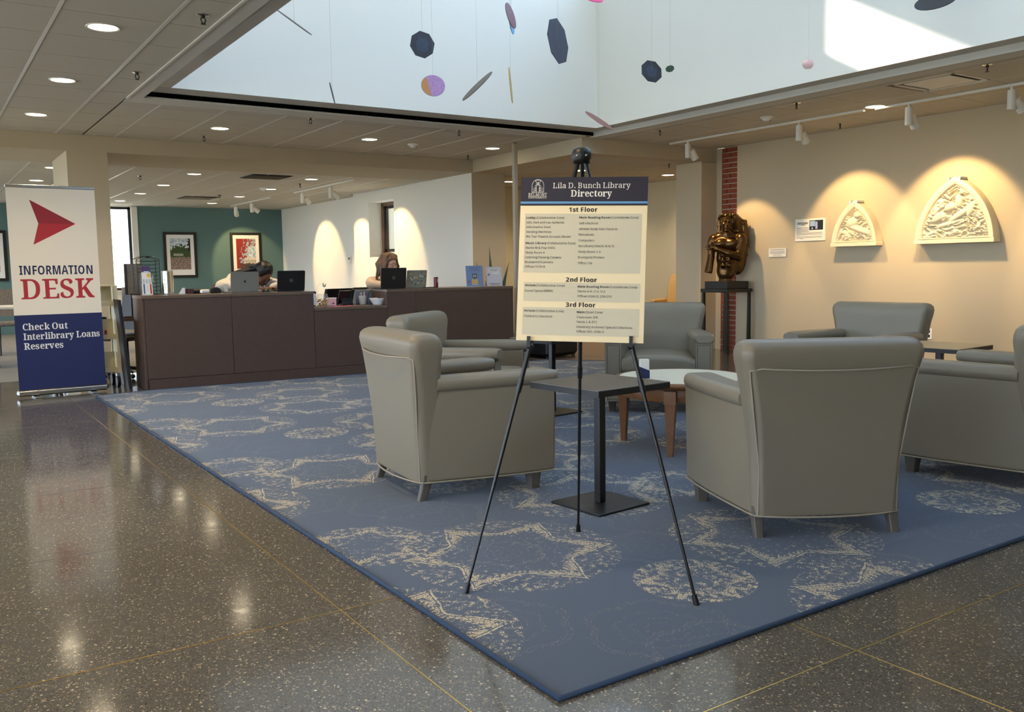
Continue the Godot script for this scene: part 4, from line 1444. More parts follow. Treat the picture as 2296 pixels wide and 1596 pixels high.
func bust() -> void:
	# local: -z towards the viewer side, x mirrored so that +X here is the viewer's right
	var br := mat("bust_bronze", Color.WHITE, 0.27, 0.85)
	br.albedo_texture = noise_tex(noise(61, 0.012, 4), [c8(62, 44, 26), c8(98, 74, 44), c8(80, 58, 34), c8(134, 100, 58)], [0.0, 0.45, 0.6, 1.0])
	br.uv1_triplanar = true
	br.uv1_scale = Vector3(2.5, 2.5, 2.5)
	var t := thing("bronze_bust", "glossy bronze bust of a long-haired figure with a raised forearm", "sculpture", Vector3(8.87, 0.944, -8.20), yaw_of(-0.735, 0.677))
	var f := Field.new(Vector3(-0.36, 0.0, -0.27), Vector3(0.36, 0.92, 0.26), 0.0105)
	var m := func(x: float, y: float, z: float) -> Vector3: return Vector3(-x, y, z)
	# torso
	f.ell(m.call(0.0, 0.47, 0.0), Vector3(0.175, 0.13, 0.105), 0.03)
	f.ell(m.call(0.01, 0.30, 0.02), Vector3(0.15, 0.17, 0.1), 0.04)
	f.ell(m.call(-0.01, 0.14, 0.03), Vector3(0.125, 0.12, 0.09), 0.05)
	f.cap(m.call(-0.02, 0.0, 0.03), m.call(-0.02, 0.08, 0.03), 0.075, 0.09, 0.03)
	f.ell(m.call(-0.085, 0.485, -0.075), Vector3(0.082, 0.062, 0.05), 0.03)
	f.ell(m.call(0.07, 0.485, -0.075), Vector3(0.082, 0.062, 0.05), 0.03)
	for k in 3:
		for s in [-1.0, 1.0]:
			f.ell(m.call(-0.01 + s * 0.04, 0.34 - 0.065 * k, -0.075), Vector3(0.035, 0.03, 0.03), 0.02)
	# shoulders and neck
	f.ell(m.call(-0.18, 0.53, 0.0), Vector3(0.065, 0.075, 0.07), 0.03)
	f.ell(m.call(0.175, 0.54, -0.02), Vector3(0.072, 0.085, 0.078), 0.03)
	f.cap(m.call(-0.005, 0.56, 0.0), m.call(-0.01, 0.68, -0.015), 0.06, 0.052, 0.03)
	f.cap(m.call(-0.16, 0.57, 0.0), m.call(-0.01, 0.61, 0.0), 0.04, 0.05, 0.04)
	f.cap(m.call(0.15, 0.58, 0.0), m.call(-0.01, 0.61, 0.0), 0.04, 0.05, 0.04)
	# arm bent across the chest with its hand raised
	f.cap(m.call(0.185, 0.53, -0.03), m.call(0.15, 0.32, -0.1), 0.068, 0.054, 0.02)
	f.cap(m.call(0.15, 0.315, -0.11), m.call(0.02, 0.36, -0.165), 0.056, 0.044, 0.02)
	f.cap(m.call(0.02, 0.36, -0.165), m.call(-0.13, 0.42, -0.175), 0.044, 0.028, 0.015)
	f.ell(m.call(-0.17, 0.44, -0.175), Vector3(0.045, 0.026, 0.018), 0.015)
	# the other upper arm hangs down and ends in a cut
	f.cap(m.call(-0.195, 0.50, 0.0), m.call(-0.205, 0.31, -0.02), 0.055, 0.044, 0.02)
	f.cap(m.call(-0.205, 0.31, -0.02), m.call(-0.235, 0.13, -0.05), 0.045, 0.052, 0.015)
	f.cut(m.call(-0.26, 0.06, -0.06), Vector3(0.09, 0.06, 0.09))
	# mane of hair sweeping back and down
	f.ell(m.call(0.06, 0.77, 0.07), Vector3(0.115, 0.125, 0.1), 0.04)
	f.ell(m.call(0.15, 0.66, 0.1), Vector3(0.1, 0.16, 0.08), 0.05)
	f.ell(m.call(0.19, 0.44, 0.1), Vector3(0.075, 0.24, 0.07), 0.05)
	f.ell(m.call(0.13, 0.22, 0.1), Vector3(0.1, 0.14, 0.07), 0.05)
	var r := RandomNumberGenerator.new()
	r.seed = 8
	for k in 26:
		var a := Vector3(r.randf_range(0.0, 0.1), r.randf_range(0.74, 0.88), r.randf_range(-0.02, 0.1))
		var b := Vector3(r.randf_range(0.15, 0.25), r.randf_range(0.55, 0.78), r.randf_range(0.02, 0.16))
		var c := Vector3(r.randf_range(0.19, 0.285), r.randf_range(0.32, 0.56), r.randf_range(0.02, 0.16))
		f.cap(m.call(a.x, a.y, a.z), m.call(b.x, b.y, b.z), 0.02, 0.022, 0.008)
		f.cap(m.call(b.x, b.y, b.z), m.call(c.x, c.y, c.z), 0.022, 0.008, 0.008)
	for k in 6:
		var y := 0.62 + 0.035 * k
		f.cap(m.call(-0.09, y + 0.06, 0.02), m.call(-0.115 - 0.008 * (k % 3), y - 0.06, 0.03), 0.018, 0.012, 0.01)
	var g := f.into(G.new())
	# head on a finer grid
	var h := Field.new(Vector3(-0.13, 0.6, -0.17), Vector3(0.16, 0.92, 0.12), 0.0058)
	var hb := Basis(Vector3.UP, deg_to_rad(14))
	var hc := Vector3(0.02, 0.755, -0.035)
	var hp := func(x: float, y: float, z: float) -> Vector3: return hc + hb * Vector3(x, y, z)
	h.ell(hp.call(0, 0.03, 0.02), Vector3(0.078, 0.095, 0.09), 0.02, hb)
	h.ell(hp.call(0, -0.035, -0.02), Vector3(0.062, 0.085, 0.062), 0.02, hb)
	h.ell(hp.call(0, -0.1, -0.055), Vector3(0.027, 0.022, 0.022), 0.02, hb)
	h.cap(hp.call(0, 0.02, -0.082), hp.call(0, -0.028, -0.1), 0.009, 0.013, 0.008)
	h.ell(hp.call(0, -0.034, -0.096), Vector3(0.018, 0.01, 0.012), 0.006, hb)
	for s in [-1.0, 1.0]:
		h.cut(hp.call(s * 0.03, 0.014, -0.09), Vector3(0.02, 0.011, 0.016), hb)
		h.ell(hp.call(s * 0.03, 0.011, -0.072), Vector3(0.014, 0.009, 0.011), 0.003, hb)
		h.cap(hp.call(s * 0.012, 0.03, -0.084), hp.call(s * 0.048, 0.031, -0.07), 0.007, 0.005, 0.006)
		h.ell(hp.call(s * 0.045, -0.02, -0.055), Vector3(0.02, 0.02, 0.02), 0.015, hb)
	h.cap(hp.call(-0.018, -0.066, -0.08), hp.call(0.018, -0.066, -0.08), 0.0065, 0.0065, 0.004)
	h.cap(hp.call(-0.015, -0.078, -0.078), hp.call(0.015, -0.078, -0.078), 0.0075, 0.0075, 0.003)
	for k in 18:
		var a := -1.3 + 2.6 * k / 17.0
		h.cap(hp.call(sin(a) * 0.055, 0.095 + 0.012 * cos(a * 5), -0.045), hp.call(sin(a) * 0.085, 0.05 + 0.05 * cos(a), 0.045), 0.014, 0.016, 0.006)
	h.into(g)
	# fingers, each its own chain
	var fh := Field.new(m.call(-0.13, 0.40, -0.21).min(m.call(-0.31, 0.5, -0.13)), m.call(-0.13, 0.40, -0.21).max(m.call(-0.31, 0.52, -0.13)), 0.0045)
	fh.ell(m.call(-0.175, 0.443, -0.175), Vector3(0.042, 0.024, 0.016), 0.01)
	for k in 4:
		var y := 0.462 - 0.016 * k
		var l: float = [0.062, 0.075, 0.07, 0.055][k]
		fh.cap(m.call(-0.195, y, -0.175), m.call(-0.195 - l * 0.55, y + 0.006 - 0.004 * k, -0.182), 0.0085, 0.0078, 0.004)
		fh.cap(m.call(-0.195 - l * 0.55, y + 0.006 - 0.004 * k, -0.182), m.call(-0.195 - l, y + 0.004 - 0.006 * k, -0.17), 0.0078, 0.006, 0.003)
	fh.cap(m.call(-0.165, 0.462, -0.18), m.call(-0.2, 0.49, -0.19), 0.01, 0.008, 0.005)
	fh.cap(m.call(-0.2, 0.49, -0.19), m.call(-0.228, 0.492, -0.188), 0.008, 0.006, 0.004)
	fh.into(g)
	obj("figure", g, br, t)
	obj("foot", G.new().cyl(Vector3(0.02, -0.0, 0.03), Vector3(0.02, 0.03, 0.03), 0.09, 0.085, 20), br, t)

func easel_pt(L: Vector3, A: Vector3, u: float) -> Vector3:
	return L.lerp(A, u)

func sign_and_banner() -> void:
	# ---- telescopic easel
	var L := Vector3(1.567, 0.011, -2.668)
	var R := Vector3(2.149, 0.011, -2.109)
	var B := Vector3(2.348, 0.011, -3.018)
	var A := Vector3(2.004, 1.54, -2.541)
	var es := thing("easel", "black telescopic tripod easel holding the directory sign", "easel", Vector3(2.0, 0.011, -2.6))
	var o := -es.position
	var u := Vector3(R.x - L.x, 0, R.z - L.z).normalized()
	for e in [[L, -u * 0.012], [R, u * 0.012], [B, Vector3(0.012, 0, -0.012)]]:
		var p0: Vector3 = e[0]
		var p1: Vector3 = A + e[1]
		var g := G.new()
		g.cyl(o + p0.lerp(p1, 0.25), o + p0, 0.0055, 0.0055, 10)
		g.cyl(o + p0.lerp(p1, 0.48), o + p0.lerp(p1, 0.24), 0.0068, 0.0068, 10)
		g.cyl(o + p1, o + p0.lerp(p1, 0.47), 0.0082, 0.0082, 12)
		g.cyl(o + p0.lerp(p1, 0.495), o + p0.lerp(p1, 0.465), 0.0105, 0.0098, 12)
		obj("leg", g, M.black_metal, es)
		obj("rubber_foot", G.new().cyl(o + p0, o + p0.lerp(p1, 0.022), 0.0105, 0.009, 12), M.black_plastic, es)
	obj("head_cap", G.new().lathe([Vector2(0.0, 0.045), Vector2(0.02, 0.044), Vector2(0.032, 0.036), Vector2(0.036, 0.022), Vector2(0.036, 0.004), Vector2(0.03, 0.0), Vector2(0.03, -0.012), Vector2(0.0, -0.012)], 24, Transform3D(Basis(), o + A)), M.black_plastic, es)
	var toc := (Vector3(0, 0, 0) - A)
	toc.y = 0
	toc = toc.normalized()
	for s in [-0.016, 0.016]:
		obj("rivet", G.new().ball(o + A + toc * 0.034 + u * s + Vector3(0, 0.013, 0), Vector3(0.0045, 0.0045, 0.0045), Basis(), 8, 6), M.steel, es)
	# board frame: corners measured in the place
	var TL := Vector3(1.825, 1.482, -2.658)
	var TR := Vector3(2.147, 1.471, -2.346)
	var BL := Vector3(1.76, 0.908, -2.612)
	var BR := Vector3(2.079, 0.897, -2.303)
	var ex := ((TR - TL) + (BR - BL)).normalized()
	var ey := ((TL - BL) + (TR - BR))
	ey = (ey - ex * ey.dot(ex)).normalized()
	var ez := ex.cross(ey)
	var c := (TL + TR + BL + BR) * 0.25
	var W := 0.4465
	var H := 0.5795
	# hooks that carry the board
	for q in [[L, -1.0], [R, 1.0]]:
		var p: Vector3 = q[0].lerp(A + u * (0.012 * q[1]), 0.575)
		var g := G.new()
		g.cyl(o + p - ez * 0.0, o + p + ez * 0.012 - ey * 0.01, 0.0125, 0.011, 12)
		g.box(o + p + ez * 0.022 - ey * 0.006, Vector3(0.012, 0.01, 0.05), Basis(ex, ey, ez))
		g.box(o + p + ez * 0.045 + ey * 0.01, Vector3(0.012, 0.036, 0.006), Basis(ex, ey, ez))
		obj("hook", g, M.black_plastic, es)
	var sg := thing("directory_sign", "library directory board in cream with a dark header on the easel", "sign", Vector3.ZERO)
	sg.transform = Transform3D(Basis(ex, ey, ez), c)
	mat("sign_cream", c8(240, 222, 180), 0.6)
	mat("sign_panel", c8(206, 198, 172), 0.6)
	mat("sign_header", c8(34, 28, 42), 0.4)
	mat("sign_blue", c8(96, 150, 196), 0.5)
	obj("board", G.new().bbox(Vector3(0, 0, 0), Vector3(W, H, 0.006), 0.001), M.sign_cream, sg)
	var P := func(uu: float, vv: float, d := 0.0) -> Vector3: return Vector3((uu - 0.5) * W, (0.5 - vv) * H, 0.0032 + d)
	var rect := func(g: G, u0: float, v0: float, u1: float, v1: float, d: float) -> void:
		g.box(P.call((u0 + u1) * 0.5, (v0 + v1) * 0.5, d), Vector3((u1 - u0) * W, (v1 - v0) * H, 0.0006))
	var hd := G.new()
	rect.call(hd, 0.0, 0.0, 1.0, 0.174, 0.0)
	obj("header", hd, M.sign_header, sg)
	var st := G.new()
	rect.call(st, 0.0, 0.149, 1.0, 0.162, 0.0005)
	obj("stripe", st, M.sign_blue, sg)
	var pn := G.new()
	rect.call(pn, 0.04, 0.223, 0.957, 0.583, 0.0)
	rect.call(pn, 0.048, 0.643, 0.962, 0.757, 0.0)
	rect.call(pn, 0.046, 0.795, 0.962, 0.963, 0.0)
	obj("text_panel", pn, M.sign_panel, sg)
	var sans := font("Droid Sans")
	var bold := font("Droid Sans", 700)
	var serif := font("Droid Serif")
	var serifb := font("Droid Serif", 700)
	var tx := G.new()
	for q in [["1st Floor", 0.50, 0.199], ["2nd Floor", 0.503, 0.625], ["3rd Floor", 0.503, 0.777]]:
		write(tx, q[0], bold, 0.0215, P.call(q[1], q[2], 0.0005), Basis(), 1, 0.0, 1.12)
	var em := 0.0105
	var rows := [
		[0.052, 0.2486, "Lobby| (Collaborative Zone)"], [0.052, 0.2775, "GIG, Hart and Leu Galleries"], [0.052, 0.306, "Information Desk"], [0.052, 0.335, "Vending Machines"], [0.052, 0.364, "Wu Tsai Theatre Acoustic Model"],
		[0.052, 0.404, "Music Library| (Collaborative Zone)"], [0.052, 0.433, "Stacks M & Pop DVDs"], [0.052, 0.462, "Study Room 4"], [0.052, 0.491, "Listening/Viewing Centers"], [0.052, 0.52, "Bruinprint/Scanners"], [0.052, 0.548, "Offices 107A-B"],
		[0.472, 0.247, "Main Reading Room| (Considerate Zone)"], [0.472, 0.282, "Self-checkout"], [0.472, 0.317, "Athlete Study Hall Check-in"], [0.472, 0.351, "Periodicals"], [0.472, 0.386, "Computers"], [0.472, 0.42, "Art Library (Stacks N & T)"], [0.472, 0.455, "Study Room 1-3"], [0.472, 0.489, "Bruinprint Printers"], [0.472, 0.524, "Office 104"],
		[0.057, 0.662, "Atrium| (Collaborative Zone)"], [0.057, 0.695, "Sound Space (MMH)"],
		[0.477, 0.666, "Main Reading Room| (Considerate Zone)"], [0.477, 0.694, "Stacks A-K, O-S, U-Z"], [0.477, 0.724, "Offices 203A-D, 206-210"],
		[0.057, 0.817, "Atrium| (Collaborative Zone)"], [0.057, 0.85, "Children's Literature"],
		[0.477, 0.82, "Main| (Quiet Zone)"], [0.477, 0.851, "Classroom 300"], [0.477, 0.879, "Stacks L & BTC"], [0.477, 0.909, "University Archives/ Special Collections"], [0.477, 0.937, "Offices 301, 308A-D"]]
	for q in rows:
		var parts: PackedStringArray = q[2].split("|")
		var x := 0.0
		if parts.size() == 2:
			x = write(tx, parts[0], bold, em, P.call(q[0], q[1], 0.0005), Basis(), 0, 0.0, 1.1) + em * 0.32
		write(tx, parts[-1].strip_edges(), sans, em, P.call(q[0], q[1], 0.0005) + Vector3(x, 0, 0), Basis(), 0, 0.0, 1.06)
	obj("lettering", tx, M.ink, sg)
	var hl := G.new()
	write(hl, "Lila D. Bunch Library", serif, 0.0255, P.call(0.56, 0.056, 0.0005), Basis(), 1, 0.272)
	write(hl, "Directory", serifb, 0.031, P.call(0.56, 0.105, 0.0005), Basis(), 1, 0.144)
	write(hl, "BELMONT", serif, 0.0155, P.call(0.135, 0.107, 0.0005), Basis(), 1, 0.066)
	write(hl, "UNIVERSITY", serif, 0.0085, P.call(0.135, 0.1245, 0.0005), Basis(), 1, 0.066)
	obj("header_lettering", hl, M.paper, sg)
	# tower emblem in the header
	var em2 := G.new()
	var arch := []
	for k in 17:
		var a := PI * k / 16.0
		arch.append(P.call(0.135, 0.052, 0.0006) + Vector3(cos(a) * 0.021, sin(a) * 0.022, 0))
	arch.insert(0, P.call(0.135, 0.092, 0.0006) + Vector3(0.021, 0, 0))
	arch.append(P.call(0.135, 0.092, 0.0006) + Vector3(-0.021, 0, 0))
	em2.tube(arch, 0.0008, 5)
	em2.tube([arch[0], arch[-1]], 0.0007, 5)
	for s in [-1.0, 1.0]:
		em2.tube([P.call(0.135, 0.092, 0.0006) + Vector3(s * 0.0045, 0, 0), P.call(0.135, 0.03, 0.0006) + Vector3(s * 0.006, 0, 0), P.call(0.135, 0.02, 0.0006) + Vector3(s * 0.010, 0, 0)], 0.0008, 5)
		em2.tube([P.call(0.135, 0.092, 0.0006) + Vector3(s * 0.0105, 0, 0), P.call(0.135, 0.055, 0.0006) + Vector3(s * 0.0105, 0, 0), P.call(0.135, 0.045, 0.0006) + Vector3(s * 0.005, 0, 0)], 0.0007, 5)
		em2.tube([P.call(0.135, 0.092, 0.0006) + Vector3(s * 0.0155, 0, 0), P.call(0.135, 0.065, 0.0006) + Vector3(s * 0.0155, 0, 0)], 0.0007, 5)
		for k in 2:
			em2.box(P.call(0.135, 0.068 + 0.013 * k, 0.0006) + Vector3(s * 0.0075, 0, 0), Vector3(0.002, 0.004, 0.0006))
	em2.box(P.call(0.135, 0.04, 0.0006), Vector3(0.004, 0.012, 0.0006))
	em2.tube([P.call(0.135, 0.021, 0.0006) - Vector3(0.012, 0, 0), P.call(0.135, 0.017, 0.0006), P.call(0.135, 0.021, 0.0006) + Vector3(0.012, 0, 0)], 0.0008, 5)
	obj("emblem", em2, M.paper, sg)
	# ---- roll-up banner
	var bn := thing("rollup_banner", "white and navy roll-up banner reading information desk by the column", "banner", Vector3(1.1475, 0, -9.56), 0.038)
	var bw := 0.762
	obj("base_cassette", G.new().bbox(Vector3(0, 0.045, 0), Vector3(0.8, 0.06, 0.085), 0.02), M.steel, bn)
	for s in [-0.24, 0.26]:
		obj("foot", G.new().bbox(Vector3(s, 0.007, 0.03), Vector3(0.06, 0.014, 0.22), 0.005), M.steel, bn)
	obj("support_pole", G.new().cyl(Vector3(0.03, 0.05, -0.03), Vector3(0.03, 1.98, -0.03), 0.009, 0.009, 10), M.steel, bn)
	obj("top_rail", G.new().bbox(Vector3(0, 1.985, -0.012), Vector3(0.772, 0.03, 0.02), 0.005), M.steel, bn)
	mat("banner_white", c8(236, 224, 202), 0.55)
	mat("banner_navy", c8(26, 36, 84), 0.5)
	var BP := func(uu: float, vv: float, d := 0.0) -> Vector3: return Vector3((uu - 0.5) * bw, 1.98 - vv * 1.91, 0.014 + d - 0.022 * (1.0 - vv))
	var lean := Basis(Vector3.RIGHT, -0.0115)
	obj("fabric", G.new().box((BP.call(0.5, 0.0) + BP.call(0.5, 0.6275)) * 0.5, Vector3(bw, 1.91 * 0.6275, 0.0015), lean), M.banner_white, bn)
	obj("fabric", G.new().box((BP.call(0.5, 0.6275) + BP.call(0.5, 1.0)) * 0.5, Vector3(bw, 1.91 * 0.3725, 0.0015), lean), M.banner_navy, bn)
	var tip: Vector3 = BP.call(0.755, 0.177, 0.0012)
	var notch: Vector3 = BP.call(0.335, 0.178, 0.0012)
	var ar := G.new()
	ar.face([BP.call(0.25, 0.062, 0.0012), tip, notch], Vector3.BACK)
	obj("arrow", ar, M.red_dark, bn)
	ar = G.new()
	ar.face([notch, tip, BP.call(0.265, 0.282, 0.0012)], Vector3.BACK)
	obj("arrow", ar, M.red_print, bn)
	var b1 := G.new()
	write(b1, "INFORMATION", bold, 0.118, BP.call(0.505, 0.407, 0.001), lean, 1, 0.635)
	obj("lettering", b1, M.navy, bn)
	b1 = G.new()
	write(b1, "DESK", serifb, 0.25, BP.call(0.51, 0.5, 0.001), lean, 1, 0.635)
	obj("lettering", b1, M.red_print, bn)
	b1 = G.new()
	write(b1, "Check Out", serifb, 0.083, BP.call(0.085, 0.687, 0.001), lean, 0, 0.385)
	write(b1, "Interlibrary Loans", serifb, 0.083, BP.call(0.085, 0.735, 0.001), lean, 0, 0.665)
	write(b1, "Reserves", serifb, 0.083, BP.call(0.085, 0.783, 0.001), lean, 0, 0.335)
	obj("lettering", b1, M.paper, bn)

func laptop(label: String, at: Vector3, w: float, h: float, turn: float, lean: float, lid: Material, logo: int) -> Node3D:
	var t := thing("laptop", label, "laptop", at, turn, "laptops on the information desk")
	var d := w * 0.68
	obj("keyboard_base", G.new().bbox(Vector3(0, 0.009, -d * 0.5), Vector3(w, 0.016, d), 0.004), M.dark_plastic if logo == 2 else lid, t)
	var b := Basis(Vector3.RIGHT, lean)
	obj("lid", G.new().extrude(rrect(w, h, 0.012, 4), -0.004, 0.004, Transform3D(b, Vector3(0, 0.016, 0.0) + b * Vector3(0, h * 0.5, 0))), lid, t)
	obj("screen", G.new().box(Vector3(0, 0.016, 0) + b * Vector3(0, h * 0.5, -0.0045), Vector3(w * 0.95, h * 0.92, 0.001), b), M.black_plastic, t)
	var g := G.new()
	var c := Vector3(0, 0.016, 0) + b * Vector3(0, h * 0.5, 0.0044)
	if logo == 1:
		# bitten apple with a leaf
		var p := PackedVector2Array()
		for k in 40:
			var a := TAU * k / 40.0
			var rr := 0.0135 * (1.0 - 0.13 * exp(-pow((a - PI * 0.5) * 3.2, 2)) - 0.08 * exp(-pow((a - PI * 1.5) * 4.0, 2)))
			if a < 0.42:
				rr -= 0.0055 * cos(a / 0.42 * PI * 0.5)
			if a > TAU - 0.3:
				rr -= 0.0055 * cos((TAU - a) / 0.3 * PI * 0.5)
			p.append(Vector2(cos(a) * rr * 0.94, sin(a) * rr))
		g.extrude(p, 0, 0.0006, Transform3D(b, c))
		g.extrude(PackedVector2Array([Vector2(0, 0.0135), Vector2(0.005, 0.0145), Vector2(0.0065, 0.0195), Vector2(0.0015, 0.0185)]), 0, 0.0006, Transform3D(b, c))
		obj("emblem", g, M.ink, t)
	elif logo == 2:
		var ring := []
		for k in 28:
			var a := TAU * k / 28.0
			ring.append(c + b * Vector3(cos(a) * 0.017, sin(a) * 0.017, 0))
		g.tube(ring, 0.0012, 6, true)
		write(g, "DELL", font("Droid Sans", 700), 0.0105, c, b, 1, 0.024)
		obj("emblem", g, M.steel, t)
	return t

func office_chair(label: String, at: Vector3, turn: float, first: bool) -> void:
	var t := thing("office_chair", label, "office chair", at, turn, "black office chairs behind the desk")
	var secs := []
	for k in 7:
		var u := k / 6.0
		var hw := 0.21 + 0.03 * sin(PI * u)
		var loop := []
		for p in rrect(hw * 2, 0.035, 0.016, 3):
			loop.append(Vector3(p.x, 0.52 + 0.42 * u, 0.24 + 0.05 * u - 0.05 * pow(p.x / hw, 2) + p.y))
		secs.append(loop)
	obj("backrest", G.new().loft(secs), M.black_plastic, t)
	obj("seat", G.new().bbox(Vector3(0, 0.45, 0), Vector3(0.48, 0.07, 0.46), 0.03), M.black_plastic, t)
	obj("column", G.new().cyl(Vector3(0, 0.08, 0), Vector3(0, 0.43, 0), 0.03, 0.025, 12), M.black_metal, t)
	for k in 5:
		var a := TAU * k / 5.0
		obj("base_spoke", G.new().cyl(Vector3(0, 0.1, 0), Vector3(cos(a) * 0.27, 0.07, sin(a) * 0.27), 0.02, 0.014, 8).ball(Vector3(cos(a) * 0.27, 0.028, sin(a) * 0.27), Vector3(0.028, 0.028, 0.028), Basis(), 10, 8), M.black_metal, t)
	for s in [-1.0, 1.0]:
		obj("arm", G.new().tube([Vector3(s * 0.22, 0.46, 0.1), Vector3(s * 0.28, 0.5, 0.05), Vector3(s * 0.28, 0.66, 0.0), Vector3(s * 0.28, 0.67, -0.16)], 0.016, 8), M.black_plastic, t)

func desk_area() -> void:
	var t := thing("information_desk", "long dark-stained wooden information desk with a lower middle counter", "reception desk", Vector3(1.848, 0, -9.297), -0.053)
	var W: Material = M.desk_wood
	obj("end_panel", G.new().bbox(Vector3(0.012, 0.455, -0.3), Vector3(0.024, 0.906, 0.6), 0.003), W, t)
	obj("end_panel", G.new().bbox(Vector3(4.228, 0.469, -0.3), Vector3(0.024, 0.938, 0.6), 0.003), W, t)
	for q in [[0.026, 0.862, 0.905], [0.866, 1.733, 0.905], [1.737, 2.578, 0.728], [2.582, 2.936, 0.905], [2.940, 4.214, 0.905]]:
		obj("front_panel", G.new().bbox(Vector3((q[0] + q[1]) * 0.5, (q[2] + 0.112) * 0.5, -0.011), Vector3(q[1] - q[0], q[2] - 0.112, 0.022), 0.002), W, t)
	obj("plinth", G.new().box(Vector3(2.12, 0.055, -0.02), Vector3(4.18, 0.107, 0.03)), W, t)
	for q in [[-0.004, 0.864, 0.938], [0.866, 1.735, 0.938], [1.738, 2.577, 0.761], [2.58, 2.938, 0.938], [2.94, 4.214, 0.938]]:
		obj("counter_top", G.new().bbox(Vector3((q[0] + q[1]) * 0.5, q[2] - 0.016, -0.295), Vector3(q[1] - q[0], 0.032, 0.61), 0.003), M.desk_top, t)
	for x in [1.725, 2.59]:
		obj("divider_panel", G.new().box(Vector3(x, 0.5, -0.3), Vector3(0.018, 0.81, 0.58)), W, t)
	obj("back_panel", G.new().box(Vector3(2.12, 0.36, -0.56), Vector3(4.15, 0.7, 0.018)), W, t)
	var Y := 0.9385
	var YL := 0.7615
	# dark monitor seen edge-on behind the brochure rack
	var mo := thing("computer_monitor", "dark computer monitor seen edge-on at the desk end", "monitor", Vector3(1.95, 0, -10.12), deg_to_rad(60))
	obj("screen", G.new().bbox(Vector3(0, 1.1, 0), Vector3(0.5, 0.32, 0.03), 0.008), M.black_plastic, mo)
	obj("stand", G.new().cyl(Vector3(0, 0.7, -0.03), Vector3(0, 1.05, -0.03), 0.02, 0.02, 10).box(Vector3(0, 0.7, -0.02), Vector3(0.22, 0.012, 0.18)), M.black_plastic, mo)
	var wt := thing("work_table", "small work stand under the dark monitor behind the desk end", "table", Vector3(1.848, 0, -9.297), -0.053)
	obj("table_top", G.new().box(Vector3(0.1, 0.678, -0.84), Vector3(0.46, 0.03, 0.36)), M.desk_top, wt)
	for x in [-0.1, 0.3]:
		obj("leg", G.new().box(Vector3(x, 0.331, -0.84), Vector3(0.03, 0.662, 0.3)), W, wt)
	# black wire literature rack
	var rk := thing("literature_rack", "tall black wire literature rack on the desk corner", "rack", Vector3(2.01, Y, -9.79), 0.12)
	var fr := G.new()
	for x in [-0.115, 0.115]:
		for z in [-0.06, 0.06]:
			fr.tube([Vector3(x, 0.012, z), Vector3(x, 0.36, z)], 0.004, 6)
		fr.tube([Vector3(x, 0.06, 0.06), Vector3(x, 0.03, 0.075), Vector3(x, 0.0045, 0.07)], 0.004, 6)
	for z in [-0.06, 0.06]:
		fr.tube([Vector3(-0.115, 0.36, z), Vector3(-0.06, 0.385, z), Vector3(0, 0.393, z), Vector3(0.06, 0.385, z), Vector3(0.115, 0.36, z)], 0.004, 6)
	fr.tube([Vector3(-0.115, 0.0045, 0.06), Vector3(0.115, 0.0045, 0.06)], 0.004, 6)
	fr.tube([Vector3(-0.115, 0.0045, -0.06), Vector3(0.115, 0.0045, -0.06)], 0.004, 6)
	obj("frame", fr, M.black_metal, rk)
	for k in 9:
		var y := 0.035 + 0.038 * k
		obj("tray", G.new().box(Vector3(0, y, 0), Vector3(0.225, 0.003, 0.118)).tube([Vector3(-0.115, y + 0.016, 0.06), Vector3(-0.06, y + 0.006, 0.066), Vector3(0.06, y + 0.006, 0.066), Vector3(0.115, y + 0.016, 0.06)], 0.0025, 6), M.black_metal, rk)
	obj("clamp", G.new().bbox(Vector3(0, 0.385, 0.0), Vector3(0.05, 0.02, 0.13), 0.004), M.black_plastic, rk)
	# tiered acrylic holder with leaflets
	mat("purple", c8(78, 52, 98), 0.7)
	mat("gold", c8(222, 178, 66), 0.7)
	mat("blue_print", c8(62, 92, 152), 0.7)
	var bh := thing("leaflet_holder", "tiered clear holder of leaflets with blue and red stripes on the desk", "leaflet holder", Vector3(1.975, Y, -9.64), 0.0)
	for k in 4:
		var z := 0.05 - 0.032 * k
		var y0 := 0.002 + 0.064 * k
		var hgt: float = [0.115, 0.11, 0.1, 0.095][k]
		var g := G.new().box(Vector3(-0.005 + 0.004 * k, y0 + hgt * 0.5, z), Vector3(0.1 - 0.006 * k, hgt, 0.006), Basis(Vector3.RIGHT, -0.12))
		obj("leaflet", g, [M.paper, M.paper, M.paper, M.purple][k], bh)
	var pr := G.new().box(Vector3(-0.035, 0.062, 0.0545), Vector3(0.014, 0.1, 0.001), Basis(Vector3.RIGHT, -0.12))
	obj("print", pr, M.blue_print, bh)
	obj("print", G.new().box(Vector3(0.028, 0.062, 0.0545), Vector3(0.014, 0.1, 0.001), Basis(Vector3.RIGHT, -0.12)), M.red_print, bh)
	var lines := G.new()
	for k in 3:
		lines.box(Vector3(-0.03 + 0.028 * k, 0.137, 0.0265), Vector3(0.014, 0.045, 0.001), Basis(Vector3.RIGHT, -0.12))
	lines.box(Vector3(0.004, 0.235, -0.007), Vector3(0.05, 0.012, 0.001), Basis(Vector3.RIGHT, -0.12))
	lines.box(Vector3(-0.004, 0.07, 0.0545), Vector3(0.003, 0.06, 0.001), Basis(Vector3.RIGHT, -0.12))
	obj("print", lines, M.steel, bh)
	obj("print", G.new().extrude(PackedVector2Array([Vector2(0.0, 0.0), Vector2(0.032, -0.03), Vector2(0.036, 0.02), Vector2(0.02, 0.028)]), 0.0, 0.001, Transform3D(Basis(), Vector3(0.0, 0.195, 0.004)), false), M.gold, bh)
	var ac := G.new()
	for s in [-1, 1]:
		ac.box(Vector3(s * 0.054, 0.1, 0.0), Vector3(0.002, 0.2, 0.11))
	ac.box(Vector3(0, 0.001, 0.0), Vector3(0.11, 0.002, 0.12))
